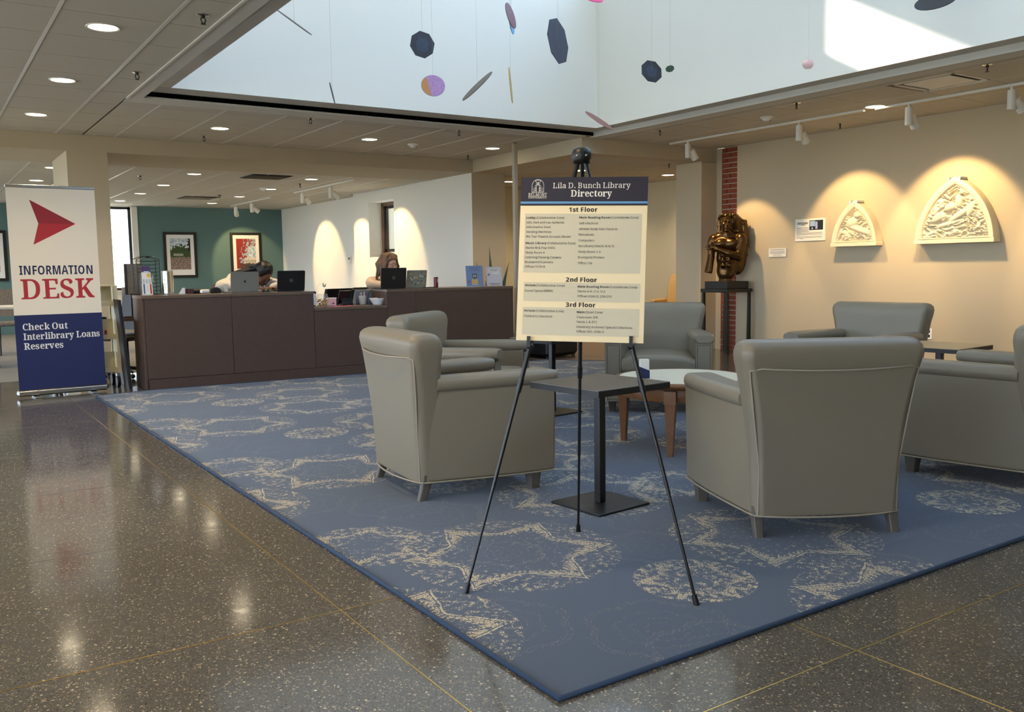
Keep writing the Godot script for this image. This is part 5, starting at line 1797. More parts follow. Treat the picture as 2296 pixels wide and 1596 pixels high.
	obj("clear_case", ac, M.glass, bh)
	# polished steel canister
	var cn := thing("steel_canister", "polished steel canister beside the wire rack on the desk", "canister", Vector3(2.195, Y, -9.70))
	obj("cylinder", G.new().lathe([Vector2(0.0, 0.004), Vector2(0.054, 0.004), Vector2(0.056, 0.008), Vector2(0.056, 0.236), Vector2(0.053, 0.244), Vector2(0.02, 0.247), Vector2(0.0, 0.247)], 36), M.chrome, cn)
	obj("base_ring", G.new().lathe([Vector2(0.0, 0.0), Vector2(0.06, 0.0), Vector2(0.06, 0.006), Vector2(0.0, 0.008)], 36), M.steel, cn)
	# little bookend with small volumes
	var be := thing("bookend", "small white triangular bookend on the desk", "bookend", Vector3(2.335, Y, -9.70), 0.1)
	obj("plate", G.new().extrude(PackedVector2Array([Vector2(-0.03, 0), Vector2(0.022, 0), Vector2(0.022, 0.062), Vector2(0.012, 0.062)]), -0.025, 0.025, Transform3D(), false), M.white, be)
	var r := RandomNumberGenerator.new()
	r.seed = 4
	for k in 7:
		var c: Color = [c8(96, 30, 34), c8(28, 28, 32), c8(44, 60, 58), c8(120, 36, 40), c8(24, 26, 34), c8(110, 40, 44), c8(34, 34, 38)][k]
		var m := mat("book_cloth_%d" % k, c, 0.7)
		var bk := thing("booklet", "tiny dark booklet in the row beside the white bookend", "booklet", Vector3(2.366 + 0.0125 * k, Y, -9.70), 0.0, "tiny booklets on the desk")
		obj("cover", G.new().box(Vector3(0, 0.024 + r.randf() * 0.003, 0), Vector3(0.0108, 0.048, 0.04)), m, bk)
	# white box, tape dispenser, acrylic card stand
	var pb := thing("pen_case", "small white case lying on the desk by the tape dispenser", "case", Vector3(2.552, Y, -9.64), 0.25)
	obj("body", G.new().bbox(Vector3(0, 0.021, 0), Vector3(0.1, 0.04, 0.05), 0.012), M.paper, pb)
	obj("strap", G.new().tube([Vector3(-0.05, 0.01, 0.02), Vector3(-0.07, 0.012, 0.03), Vector3(-0.05, 0.006, 0.035)], 0.004, 6), M.paper, pb)
	var bt := thing("keyboard_wrist_rest", "low dark rest behind the white case on the desk", "wrist rest", Vector3(2.50, Y, -9.73), 0.1)
	obj("body", G.new().bbox(Vector3(0, 0.025, 0), Vector3(0.18, 0.05, 0.07), 0.022), M.dark_plastic, bt)
	var td := thing("tape_dispenser", "black tape dispenser with a cream roll and red cap on the desk", "tape dispenser", Vector3(2.655, Y, -9.6), 0.15)
	var tp := PackedVector2Array()
	for k in 13:
		var a := PI * k / 12.0
		tp.append(Vector2(-0.005 + cos(a) * 0.052, 0.022 + sin(a) * 0.04))
	tp.append(Vector2(-0.05, 0.0))
	tp.append(Vector2(0.045, 0.0))
	obj("body", G.new().extrude(tp, -0.022, 0.022), M.black_plastic, td)
	obj("tape_roll", G.new().cyl(Vector3(0.02, 0.046, -0.03), Vector3(0.02, 0.046, -0.012), 0.032, 0.032, 20), M.paper, td)
	obj("cap", G.new().cyl(Vector3(-0.01, 0.06, -0.02), Vector3(-0.01, 0.088, -0.02), 0.009, 0.008, 12), M.red_print, td)
	var cs := thing("card_stand", "clear acrylic card stand beside the silver laptop", "card stand", Vector3(2.765, Y, -9.62), 0.1)
	obj("pane", G.new().box(Vector3(0, 0.05, 0), Vector3(0.06, 0.096, 0.004), Basis(Vector3.RIGHT, -0.1)), M.glass, cs)
	obj("card", G.new().box(Vector3(0.005, 0.05, -0.004), Vector3(0.04, 0.08, 0.001), Basis(Vector3.RIGHT, -0.1)), M.paper, cs)
	obj("base", G.new().box(Vector3(0, 0.002, 0), Vector3(0.066, 0.004, 0.05)), M.dark_plastic, cs)
	mat("laptop_silver", c8(140, 138, 130), 0.4, 0.5)
	mat("laptop_black", c8(10, 10, 12), 0.5)
	mat("laptop_case", c8(128, 126, 110), 0.6)
	laptop("silver laptop with a dark apple emblem on its lid", Vector3(2.945, Y, -9.545), 0.30, 0.205, 0.0, 0.12, M.laptop_silver, 1)
	laptop("black laptop with a ring emblem turned aside, at the step in the desk", Vector3(3.445, Y, -9.52), 0.30, 0.215, -0.12, 0.24, M.laptop_black, 2)
	laptop("black laptop with a ring emblem in front of the person wearing glasses", Vector3(4.6, Y, -9.34), 0.325, 0.225, 0.03, 0.1, M.laptop_black, 2)
	var sl := laptop("grey laptop lid covered in flower stickers on the desk", Vector3(4.925, Y, -9.40), 0.25, 0.198, -0.1, 0.22, M.laptop_case, 0)
	var rs := RandomNumberGenerator.new()
	rs.seed = 15
	for c in [[c8(28, 36, 78), 7, "stk_navy"], [c8(226, 150, 60), 6, "stk_orange"], [c8(222, 220, 210), 6, "stk_white"], [c8(70, 108, 84), 5, "stk_green"]]:
		var m := mat(c[2], c[0], 0.6)
		for k in c[1]:
			var b := Basis(Vector3.RIGHT, 0.22)
			var p := Vector2(rs.randf_range(-0.11, 0.11), rs.randf_range(0.015, 0.185))
			var poly := PackedVector2Array()
			for q in 10:
				var a := TAU * q / 10.0
				poly.append(Vector2(cos(a), sin(a)) * (0.011 if q % 2 == 0 else 0.006) * rs.randf_range(0.7, 1.25))
			obj("sticker", G.new().extrude(poly, 0, 0.0005, Transform3D(b, Vector3(0, 0.016, 0) + b * Vector3(p.x, p.y, 0.0044)), false), m, sl)
	var ms := thing("computer_mouse", "black computer mouse between the two desk laptops", "computer mouse", Vector3(3.145, Y, -9.46), 0.3)
	obj("shell", G.new().grid(18, 8, func(i: int, j: int):
		var a := TAU * i / 18
		var b := PI * 0.5 * j / 8
		return Vector3(cos(a) * cos(b) * 0.034, sin(b) * 0.036 + 0.001, sin(a) * cos(b) * 0.055), true), M.black_plastic, ms)
	obj("wheel", G.new().cyl(Vector3(-0.004, 0.03, -0.025), Vector3(0.004, 0.03, -0.025), 0.009, 0.009, 12), M.dark_plastic, ms)
	# ---- low counter
	var jr := thing("candy_jar", "round glass jar of wrapped candy on the low counter", "jar", Vector3(3.735, YL, -9.34))
	mat("jar_glass", c8(255, 255, 255, 0.12), 0.03).transparency = BaseMaterial3D.TRANSPARENCY_ALPHA
	obj("glass_body", G.new().lathe([Vector2(0.0, 0.002), Vector2(0.045, 0.002), Vector2(0.06, 0.02), Vector2(0.068, 0.06), Vector2(0.066, 0.095), Vector2(0.055, 0.125), Vector2(0.05, 0.135), Vector2(0.056, 0.145)], 32), M.jar_glass, jr)
	for k in 70:
		var cc: Color = [c8(206, 150, 40), c8(176, 46, 34), c8(222, 190, 80), c8(96, 110, 40)][k % 4]
		var mn := "candy_%d" % (k % 4)
		if not M.has(mn):
			mat(mn, cc, 0.3)
		var hh := r.randf_range(0.012, 0.085)
		var rad := sqrt(r.randf()) * (0.046 if hh < 0.03 else 0.054)
		var an := r.randf() * TAU
		obj("candy", G.new().bbox(Vector3(cos(an) * rad, hh, sin(an) * rad), Vector3(0.02, 0.009, 0.012), 0.003, Basis.from_euler(Vector3(r.randf() * 6, r.randf() * 6, r.randf() * 6))), M[mn], jr)
	var ob := thing("origami_crane", "teal origami crane on a bent wire above the candy jar", "origami", Vector3(3.71, YL, -9.43))
	mat("teal_paper", c8(62, 140, 146), 0.7)
	obj("wire", G.new().tube([Vector3(0, 0.002, 0), Vector3(0, 0.2, 0), Vector3(0.006, 0.235, 0.01), Vector3(0.025, 0.255, 0.02), Vector3(0.045, 0.255, 0.03)], 0.0012, 5), M.brass, ob)
	obj("wire_base", G.new().cyl(Vector3(0, 0, 0), Vector3(0, 0.004, 0), 0.02, 0.02, 14), M.steel, ob)
	var cr := G.new()
	var o := Vector3(0.062, 0.235, 0.04)
	for tri in [[Vector3(-0.008, 0.035, 0), Vector3(0.004, -0.018, 0.012), Vector3(0.012, 0.0, -0.01)], [Vector3(-0.008, 0.035, 0), Vector3(-0.012, -0.01, 0.004), Vector3(0.004, -0.022, 0.0)], [Vector3(0.012, 0.0, 0), Vector3(0.03, 0.024, 0.004), Vector3(0.02, -0.016, 0)], [Vector3(0.004, -0.022, 0), Vector3(0.02, -0.016, 0), Vector3(0.012, 0.004, 0.006)]]:
		var nn: Vector3 = (tri[1] - tri[0]).cross(tri[2] - tri[0]).normalized()
		if nn.z < 0:
			nn = -nn
		for e in [[0.0006, 1.0], [-0.0006, -1.0]]:
			cr.face([o + tri[0] + nn * e[0], o + tri[1] + nn * e[0], o + tri[2] + nn * e[0]], nn * e[1])
	obj("folded_paper", cr, M.teal_paper, ob)
	var wb := thing("tissue_holder", "white plastic holder with dark tissue pack behind the candy jar", "holder", Vector3(3.69, YL, -9.56), 0.2)
	obj("box", G.new().bbox(Vector3(0, 0.075, 0), Vector3(0.1, 0.15, 0.09), 0.02), M.white, wb)
	obj("pack", G.new().bbox(Vector3(0.012, 0.152, 0.0), Vector3(0.085, 0.035, 0.06), 0.012), M.navy, wb)
	mat("pink_card", c8(226, 190, 192), 0.7)
	var pk := thing("card_box", "pale pink card box beside the desk phone", "card box", Vector3(3.895, YL, -9.48), 0.1)
	obj("box", G.new().bbox(Vector3(0, 0.042, 0), Vector3(0.1, 0.082, 0.05), 0.004), M.pink_card, pk)
	obj("lid", G.new().bbox(Vector3(0, 0.087, 0), Vector3(0.105, 0.012, 0.055), 0.003), M.white, pk)
	obj("print", G.new().box(Vector3(0.01, 0.03, 0.0255), Vector3(0.022, 0.012, 0.001)), M.ink, pk)
	mat("pink_paper", c8(214, 96, 118), 0.8)
	var pp := thing("paper_sheet", "pink paper sheet lying on the low counter", "paper", Vector3(3.98, YL, -9.37), 0.2)
	obj("sheet", G.new().box(Vector3(0, 0.0008, 0), Vector3(0.28, 0.0012, 0.12)), M.pink_paper, pp)
	var ph := thing("desk_phone", "black desk phone seen from behind on the low counter", "telephone", Vector3(4.09, YL, -9.52), 0.05)
	obj("stand", G.new().extrude(PackedVector2Array([Vector2(-0.06, 0), Vector2(0.05, 0), Vector2(0.05, 0.02), Vector2(-0.005, 0.09), Vector2(-0.045, 0.09)]), -0.06, 0.07, Transform3D(Basis(Vector3.UP, -PI / 2), Vector3(0, 0, 0)), false), M.black_plastic, ph)
	obj("console", G.new().bbox(Vector3(-0.02, 0.095, -0.005), Vector3(0.15, 0.165, 0.022), 0.006, Basis(Vector3.RIGHT, 0.42)), M.black_plastic, ph)
	obj("handset", G.new().bbox(Vector3(0.078, 0.105, -0.01), Vector3(0.042, 0.17, 0.034), 0.014, Basis(Vector3.RIGHT, 0.42)), M.black_plastic, ph)
	obj("cord", G.new().tube([Vector3(0.06, 0.14, 0.02), Vector3(0.05, 0.1, 0.035), Vector3(0.045, 0.06, 0.04), Vector3(0.05, 0.03, 0.05)], 0.003, 6), M.dark_plastic, ph)
	var cu := thing("pen_cup", "grey pen cup full of pens on the low counter", "pen cup", Vector3(4.285, YL, -9.5))
	mat("cup_grey", c8(188, 184, 178), 0.5)
	obj("cup", G.new().lathe([Vector2(0.0, 0.002), Vector2(0.036, 0.002), Vector2(0.045, 0.105), Vector2(0.042, 0.105), Vector2(0.034, 0.01), Vector2(0.0, 0.01)], 28), M.cup_grey, cu)
	for k in 9:
		var an := TAU * k / 9.0
		obj("pen", G.new().cyl(Vector3(cos(an) * 0.012, 0.012, sin(an) * 0.012), Vector3(cos(an) * 0.034, 0.135 + 0.006 * (k % 3), sin(an) * 0.034), 0.004, 0.004, 8), [M.blue_print, M.red_print, M.white, M.ink, M.gold][k % 5], cu)
	var bo := thing("white_bowl", "white fluted bowl on the low counter", "bowl", Vector3(4.40, YL, -9.34))
	obj("bowl", G.new().lathe([Vector2(0.0, 0.001), Vector2(0.05, 0.001), Vector2(0.056, 0.004), Vector2(0.082, 0.05), Vector2(0.098, 0.072), Vector2(0.103, 0.076), Vector2(0.096, 0.077), Vector2(0.079, 0.052), Vector2(0.05, 0.008), Vector2(0.0, 0.006)], 40), M.white, bo)
	mat("file_grey", c8(122, 128, 140), 0.5)
	var fb := thing("magazine_file", "blue-grey magazine file with a finger hole against the desk step", "file box", Vector3(4.415, YL, -9.66), -0.05)
	obj("box", G.new().bbox(Vector3(-0.02, 0.084, 0), Vector3(0.29, 0.168, 0.1), 0.004), M.file_grey, fb)
	obj("finger_hole", G.new().cyl(Vector3(0.085, 0.075, 0.0495), Vector3(0.085, 0.075, 0.0515), 0.015, 0.015, 18), M.black_plastic, fb)
	obj("band", G.new().box(Vector3(-0.02, 0.15, 0.0505), Vector3(0.288, 0.022, 0.001)), M.laptop_silver, fb)
	var ca := thing("cable", "black cable looping over the desk step to the laptop", "cable", Vector3(4.36, YL, -9.50))
	obj("cord", G.new().tube([Vector3(-0.03, 0.004, 0.02), Vector3(-0.025, 0.06, 0.02), Vector3(0.0, 0.13, 0.0), Vector3(0.06, 0.185, -0.02), Vector3(0.13, 0.188, 0.0), Vector3(0.18, 0.183, 0.03)], 0.0035, 6), M.black_plastic, ca)
	# ---- right part
	mat("can_maroon", c8(98, 24, 40), 0.35, 0.3)
	var can := thing("drink_can", "slim maroon drink can on the desk counter", "drink can", Vector3(5.148, Y, -9.32))
	obj("body", G.new().lathe([Vector2(0.0, 0.0), Vector2(0.022, 0.0), Vector2(0.026, 0.008), Vector2(0.0265, 0.115), Vector2(0.023, 0.124), Vector2(0.0, 0.123)], 28), M.can_maroon, can)
	obj("lid", G.new().lathe([Vector2(0.0, 0.1235), Vector2(0.0225, 0.1245), Vector2(0.022, 0.127), Vector2(0.0, 0.125)], 24), M.steel, can)
	obj("print", G.new().box(Vector3(0.006, 0.085, 0.0262), Vector3(0.006, 0.04, 0.001)), M.paper, can)
	var fp := thing("mobile_phone", "dark mobile phone lying beside the maroon can", "mobile phone", Vector3(5.085, Y, -9.36), 0.25)
	obj("body", G.new().bbox(Vector3(0, 0.0045, 0), Vector3(0.15, 0.009, 0.072), 0.003), M.dark_plastic, fp)
	obj("lens", G.new().cyl(Vector3(0.05, 0.009, 0.015), Vector3(0.05, 0.0105, 0.015), 0.007, 0.007, 12), M.black_plastic, fp)
	table_card("blue table card with a bird reading a yellow book", Vector3(5.672, Y, -9.30), 0.235, 0.25, true)
	table_card("pale table card with a speech bubble and fine print", Vector3(5.975, Y, -9.33), 0.22, 0.235, false)
	# cart behind the banner
	mat("cart_cream", c8(214, 204, 168), 0.5)
	var ct := thing("book_cart", "cream metal book cart behind the roll-up banner", "book cart", Vector3(1.42, 0, -9.98), 0.02)
	for s in [-1.0, 1.0]:
		obj("end_upright", G.new().box(Vector3(s * 0.29, 0.59, 0.14), Vector3(0.03, 0.9, 0.028)).box(Vector3(s * 0.29, 0.59, -0.14), Vector3(0.03, 0.9, 0.028)).box(Vector3(s * 0.29, 0.6, 0), Vector3(0.004, 0.86, 0.28)), M.cart_cream, ct)
		for z in [-0.13, 0.13]:
			obj("caster_fork", G.new().box(Vector3(s * 0.27, 0.115, z), Vector3(0.03, 0.06, 0.05)), M.chrome, ct)
			obj("caster_wheel", G.new().cyl(Vector3(s * 0.27 - 0.016, 0.058, z), Vector3(s * 0.27 + 0.016, 0.058, z), 0.058, 0.058, 24), M.black_plastic, ct)
	for k in 3:
		var y: float = [0.16, 0.5, 0.84][k]
		obj("shelf", G.new().box(Vector3(0, y, 0.0), Vector3(0.56, 0.012, 0.29)).box(Vector3(0, y + 0.02, 0.146), Vector3(0.56, 0.05, 0.006)), M.cart_cream, ct)
		obj("back_panel", G.new().box(Vector3(0, y + 0.1, -0.0), Vector3(0.55, 0.19, 0.006), Basis(Vector3.RIGHT, -0.15)), M.cart_cream, ct)
	var rb := thing("small_bottle", "small dark red bottle on the book cart's shelf", "bottle", Vector3(1.60, 0.506, -9.87))
	mat("bottle_red", c8(150, 20, 60), 0.3)
	obj("body", G.new().lathe([Vector2(0, 0), Vector2(0.026, 0), Vector2(0.026, 0.035), Vector2(0.012, 0.045), Vector2(0.011, 0.06), Vector2(0, 0.06)], 20), M.bottle_red, rb)
	obj("cap", G.new().cyl(Vector3(0, 0.06, 0), Vector3(0, 0.078, 0), 0.014, 0.013, 16), M.bottle_red, rb)
	var ah := thing("acrylic_holder", "clear acrylic leaflet holder on top of the book cart", "leaflet holder", Vector3(1.55, 1.045, -9.98), 0.4)
	obj("pane", G.new().box(Vector3(0, 0.06, 0), Vector3(0.08, 0.12, 0.004), Basis(Vector3.RIGHT, -0.4)).box(Vector3(0, 0.002, 0.02), Vector3(0.08, 0.004, 0.06)), M.glass, ah)
	obj("leaflet", G.new().box(Vector3(0, 0.055, -0.006), Vector3(0.07, 0.1, 0.001), Basis(Vector3.RIGHT, -0.4)), M.paper, ah)
	obj("cart_top", G.new().box(Vector3(0, 1.038, 0), Vector3(0.56, 0.012, 0.29)), M.cart_cream, ct)
	# dark folded display boards leaning beside the cart
	for k in 2:
		var fd := thing("display_board", "tall dark folded display board leaning between the book cart and the desk", "display board", Vector3(1.765 + 0.02 * k, 0, -9.68 - 0.01 * k), 1.5, "folded display boards by the cart")
		obj("board", G.new().box(Vector3(0, 0.45, -0.05), Vector3(0.4, 0.9, 0.016), Basis(Vector3.RIGHT, -0.07)), M.dark_plastic, fd)
		obj("label_strip", G.new().box(Vector3(0.12, 0.4, -0.035), Vector3(0.03, 0.13, 0.002), Basis(Vector3.RIGHT, -0.07)), M.paper, fd)
	office_chair("black office chair behind the low desk counter", Vector3(4.22, 0, -10.42), 0.3, true)
	office_chair("black office chair under the person wearing glasses", Vector3(4.86, 0, -10.3), PI + 0.2, false)
	office_chair("black office chair under the person bent over the desk", Vector3(3.2, 0, -10.36), PI, false)
	office_chair("black office chair at the desk's end by the book cart", Vector3(1.95, 0, -10.75), 2.2, false)
	# snake plant
	var pl := thing("snake_plant", "potted snake plant with upright dark leaves behind the desk end", "plant", Vector3(6.36, 0, -9.98))
	mat("leaf_green", c8(46, 70, 42), 0.5)
	mat("pot", c8(92, 84, 74), 0.7)
	obj("pot", G.new().lathe([Vector2(0, 0), Vector2(0.13, 0), Vector2(0.18, 0.36), Vector2(0.165, 0.36), Vector2(0.15, 0.32), Vector2(0, 0.32)], 32), M.pot, pl)
	obj("soil", G.new().cyl(Vector3(0, 0.31, 0), Vector3(0, 0.325, 0), 0.15, 0.15, 24), M.dark_plastic, pl)
	var lv := [[-0.04, 1.44, 0.02, 0.0], [-0.24, 1.24, -0.12, 0.0], [0.10, 1.16, 0.03, 0.4], [0.17, 1.12, 0.06, -0.3], [0.22, 1.24, 0.1, 0.2], [-0.1, 1.06, -0.03, 0.5], [0.04, 1.04, 0.0, 0.2], [-0.16, 1.0, -0.05, 0.3]]
	for q in lv:
		var sp := []
		for k in 11:
			var u := k / 10.0
			sp.append(Vector3(lerpf(q[2] * 0.5, q[0], pow(u, 1.5)), lerpf(0.32, q[1], u), 0.08 * sin(q[3] * 6.0) * u))
		var wv := func(u: float) -> float: return 0.032 * sin(PI * minf(u * 0.9 + 0.12, 1.0))
		var g := G.new()
		for sd in [1.0, -1.0]:
			g.grid(2, 10, func(i: int, j: int):
				var u: float = j / 10.0
				var ww: float = wv.call(u) if j < 10 else 0.001
				var a: float = q[3] + u * 0.8
				return sp[j] + Vector3(cos(a), 0, sin(a)) * ww * (i - 1.0) + Vector3(-sin(a), 0, cos(a)) * (0.006 * (1 if i == 1 else -0.3) * (1.0 - u) + sd * 0.0016), false, Transform3D(), sd < 0)
		obj("leaf", g, M.leaf_green, pl)

func table_card(label: String, at: Vector3, w: float, h: float, bird: bool) -> void:
	var t := thing("table_card", label, "table card", at, -0.02)
	var b := Basis(Vector3.RIGHT, -0.1)
	mat("card_blue", c8(86, 132, 186), 0.6)
	mat("card_pale", c8(206, 208, 220), 0.6)
	var c := Vector3(0, h * 0.5 + 0.003, 0)
	obj("sheet", G.new().box(c, Vector3(w, h, 0.004), b), M.card_blue if bird else M.card_pale, t)
	obj("clear_case", G.new().box(c + Vector3(0, 0, 0.006), Vector3(w + 0.006, h + 0.006, 0.002), b).box(Vector3(0, 0.0015, -0.02), Vector3(w, 0.003, 0.08)), M.glass, t)
	var P := func(x: float, y: float, d := 0.003) -> Vector3: return c + b * Vector3(x * w, y * h, d)
	if bird:
		var tx := G.new()
		write(tx, "FOLLOW US ON", font("Droid Sans"), 0.026, P.call(0.0, 0.385), b, 1, 0.13)
		write(tx, "SOCIAL MEDIA!", font("Droid Sans"), 0.026, P.call(0.0, 0.285), b, 1, 0.13)
		obj("lettering", tx, M.navy, t)
		obj("book", G.new().extrude(PackedVector2Array([Vector2(-0.042, -0.045), Vector2(0.0, -0.05), Vector2(0.042, -0.045), Vector2(0.042, 0.018), Vector2(0.0, 0.01), Vector2(-0.042, 0.018)]), 0, 0.0008, Transform3D(b, P.call(0.0, -0.21, 0.0025)), false), M.gold, t)
		var hd := G.new()
		var poly := PackedVector2Array()
		for k in 24:
			var a := TAU * k / 24.0
			poly.append(Vector2(cos(a) * 0.034, sin(a) * 0.03))
		hd.extrude(poly, 0, 0.0006, Transform3D(b, P.call(0.0, -0.01, 0.0025)))
		for s in [-1.0, 1.0]:
			hd.extrude(PackedVector2Array([Vector2(s * 0.012, 0.024), Vector2(s * 0.03, 0.04), Vector2(s * 0.032, 0.01)]), 0, 0.0006, Transform3D(b, P.call(0.0, -0.01, 0.0025)), false)
		obj("bird_head", hd, M.ink, t)
		var ey := G.new()
		for s in [-1.0, 1.0]:
			ey.cyl(P.call(0.0, -0.01, 0.003) + b * Vector3(s * 0.012, 0.004, 0), P.call(0.0, -0.01, 0.004) + b * Vector3(s * 0.012, 0.004, 0), 0.009, 0.009, 14)
		obj("bird_eyes", ey, M.white, t)
		obj("badge", G.new().cyl(P.call(-0.34, -0.27, 0.002), P.call(-0.34, -0.27, 0.0035), 0.016, 0.016, 18), M.red_print, t)
		obj("badge", G.new().cyl(P.call(0.35, -0.26, 0.002), P.call(0.35, -0.26, 0.0035), 0.016, 0.016, 18), M.blue_print, t)
		var f := G.new()
		write(f, "f", font("Droid Sans", 700), 0.028, P.call(0.35, -0.26, 0.0042), b, 1, 0.009)
		write(f, "@lilabunch", font("Droid Serif"), 0.016, P.call(0.0, -0.42), b, 1, 0.09)
		obj("lettering", f, M.paper, t)
	else:
		obj("speech_bubble", G.new().extrude(PackedVector2Array([Vector2(-0.07, -0.022), Vector2(-0.055, -0.022), Vector2(-0.05, -0.04), Vector2(-0.035, -0.022), Vector2(0.07, -0.022), Vector2(0.07, 0.022), Vector2(-0.07, 0.022)]), 0, 0.0008, Transform3D(b, P.call(-0.02, 0.33, 0.0025)), false), M.paper, t)
		var tx := G.new()
		write(tx, "FOLLOW US ON", font("Droid Sans", 700), 0.015, P.call(-0.02, 0.365, 0.004), b, 1, 0.115)
		write(tx, "SOCIAL MEDIA", font("Droid Sans", 700), 0.015, P.call(-0.02, 0.295, 0.004), b, 1, 0.1)
		for k in 2:
			tx.box(P.call(0.0, -0.38 - 0.06 * k), Vector3(w * (0.8 - 0.25 * k), 0.006, 0.0006), b)
		obj("lettering", tx, M.ink, t)
		obj("search_bar", G.new().extrude(rrect(0.11, 0.018, 0.008, 3), 0, 0.0006, Transform3D(b, P.call(0.1, 0.16, 0.0025))), M.white, t)
		obj("megaphone", G.new().extrude(PackedVector2Array([Vector2(-0.02, -0.008), Vector2(-0.012, -0.012), Vector2(0.012, -0.006), Vector2(0.014, 0.02), Vector2(-0.018, 0.0)]), 0, 0.0008, Transform3D(b, P.call(-0.36, 0.08, 0.0025)), false), M.navy, t)

func head_into(g: G, c: Vector3, b: Basis) -> void:
	var h := Field.new(c - Vector3(0.125, 0.16, 0.135), c + Vector3(0.125, 0.15, 0.135), 0.0065)
	var P := func(x: float, y: float, z: float) -> Vector3: return c + b * Vector3(x, y, z)
	h.ell(P.call(0, 0.03, -0.015), Vector3(0.076, 0.09, 0.095), 0.02, b)
	h.ell(P.call(0, -0.035, 0.022), Vector3(0.06, 0.08, 0.066), 0.02, b)
	h.ell(P.call(0, -0.1, 0.055), Vector3(0.026, 0.02, 0.024), 0.02, b)
	h.cap(P.call(0, 0.015, 0.084), P.call(0, -0.026, 0.1), 0.008, 0.012, 0.008)
	h.ell(P.call(0, -0.031, 0.095), Vector3(0.017, 0.009, 0.012), 0.006, b)
	for s in [-1.0, 1.0]:
		h.cut(P.call(s * 0.031, 0.012, 0.092), Vector3(0.018, 0.01, 0.014), b)
		h.ell(P.call(s * 0.031, 0.011, 0.076), Vector3(0.013, 0.009, 0.011), 0.003, b)
		h.ell(P.call(s * 0.045, -0.022, 0.055), Vector3(0.022, 0.022, 0.022), 0.015, b)
		h.ell(P.call(s * 0.077, 0.0, -0.01), Vector3(0.01, 0.03, 0.018), 0.008, b)
	h.cap(P.call(-0.019, -0.064, 0.083), P.call(0.019, -0.064, 0.083), 0.006, 0.006, 0.004)
	h.cap(P.call(-0.015, -0.075, 0.082), P.call(0.015, -0.075, 0.082), 0.007, 0.007, 0.003)
	h.into(g)

func hand_into(g: G, c: Vector3, b: Basis, s: float) -> void:
	# palm down, fingers along local +z, thumb on side s
	var P := func(x: float, y: float, z: float) -> Vector3: return c + b * Vector3(x * s, y, z)
	var h := Field.new(c - Vector3(0.12, 0.06, 0.12), c + Vector3(0.12, 0.06, 0.12), 0.006)
	h.ell(P.call(0, 0, 0.0), Vector3(0.042, 0.016, 0.048), 0.01, b)
	for k in 4:
		var x := -0.03 + 0.02 * k
		var l: float = [0.055, 0.07, 0.075, 0.066][k]
		h.cap(P.call(x, 0.002, 0.038), P.call(x * 1.1, 0.008, 0.038 + l * 0.5), 0.0092, 0.0085, 0.004)
		h.cap(P.call(x * 1.1, 0.008, 0.038 + l * 0.5), P.call(x * 1.1, -0.008, 0.038 + l * 0.95), 0.0085, 0.007, 0.003)
	h.cap(P.call(0.034, 0.0, -0.012), P.call(0.062, 0.0, 0.02), 0.0115, 0.0095, 0.008)
	h.cap(P.call(0.062, 0.0, 0.02), P.call(0.07, -0.003, 0.046), 0.0095, 0.0075, 0.004)
	h.into(g)

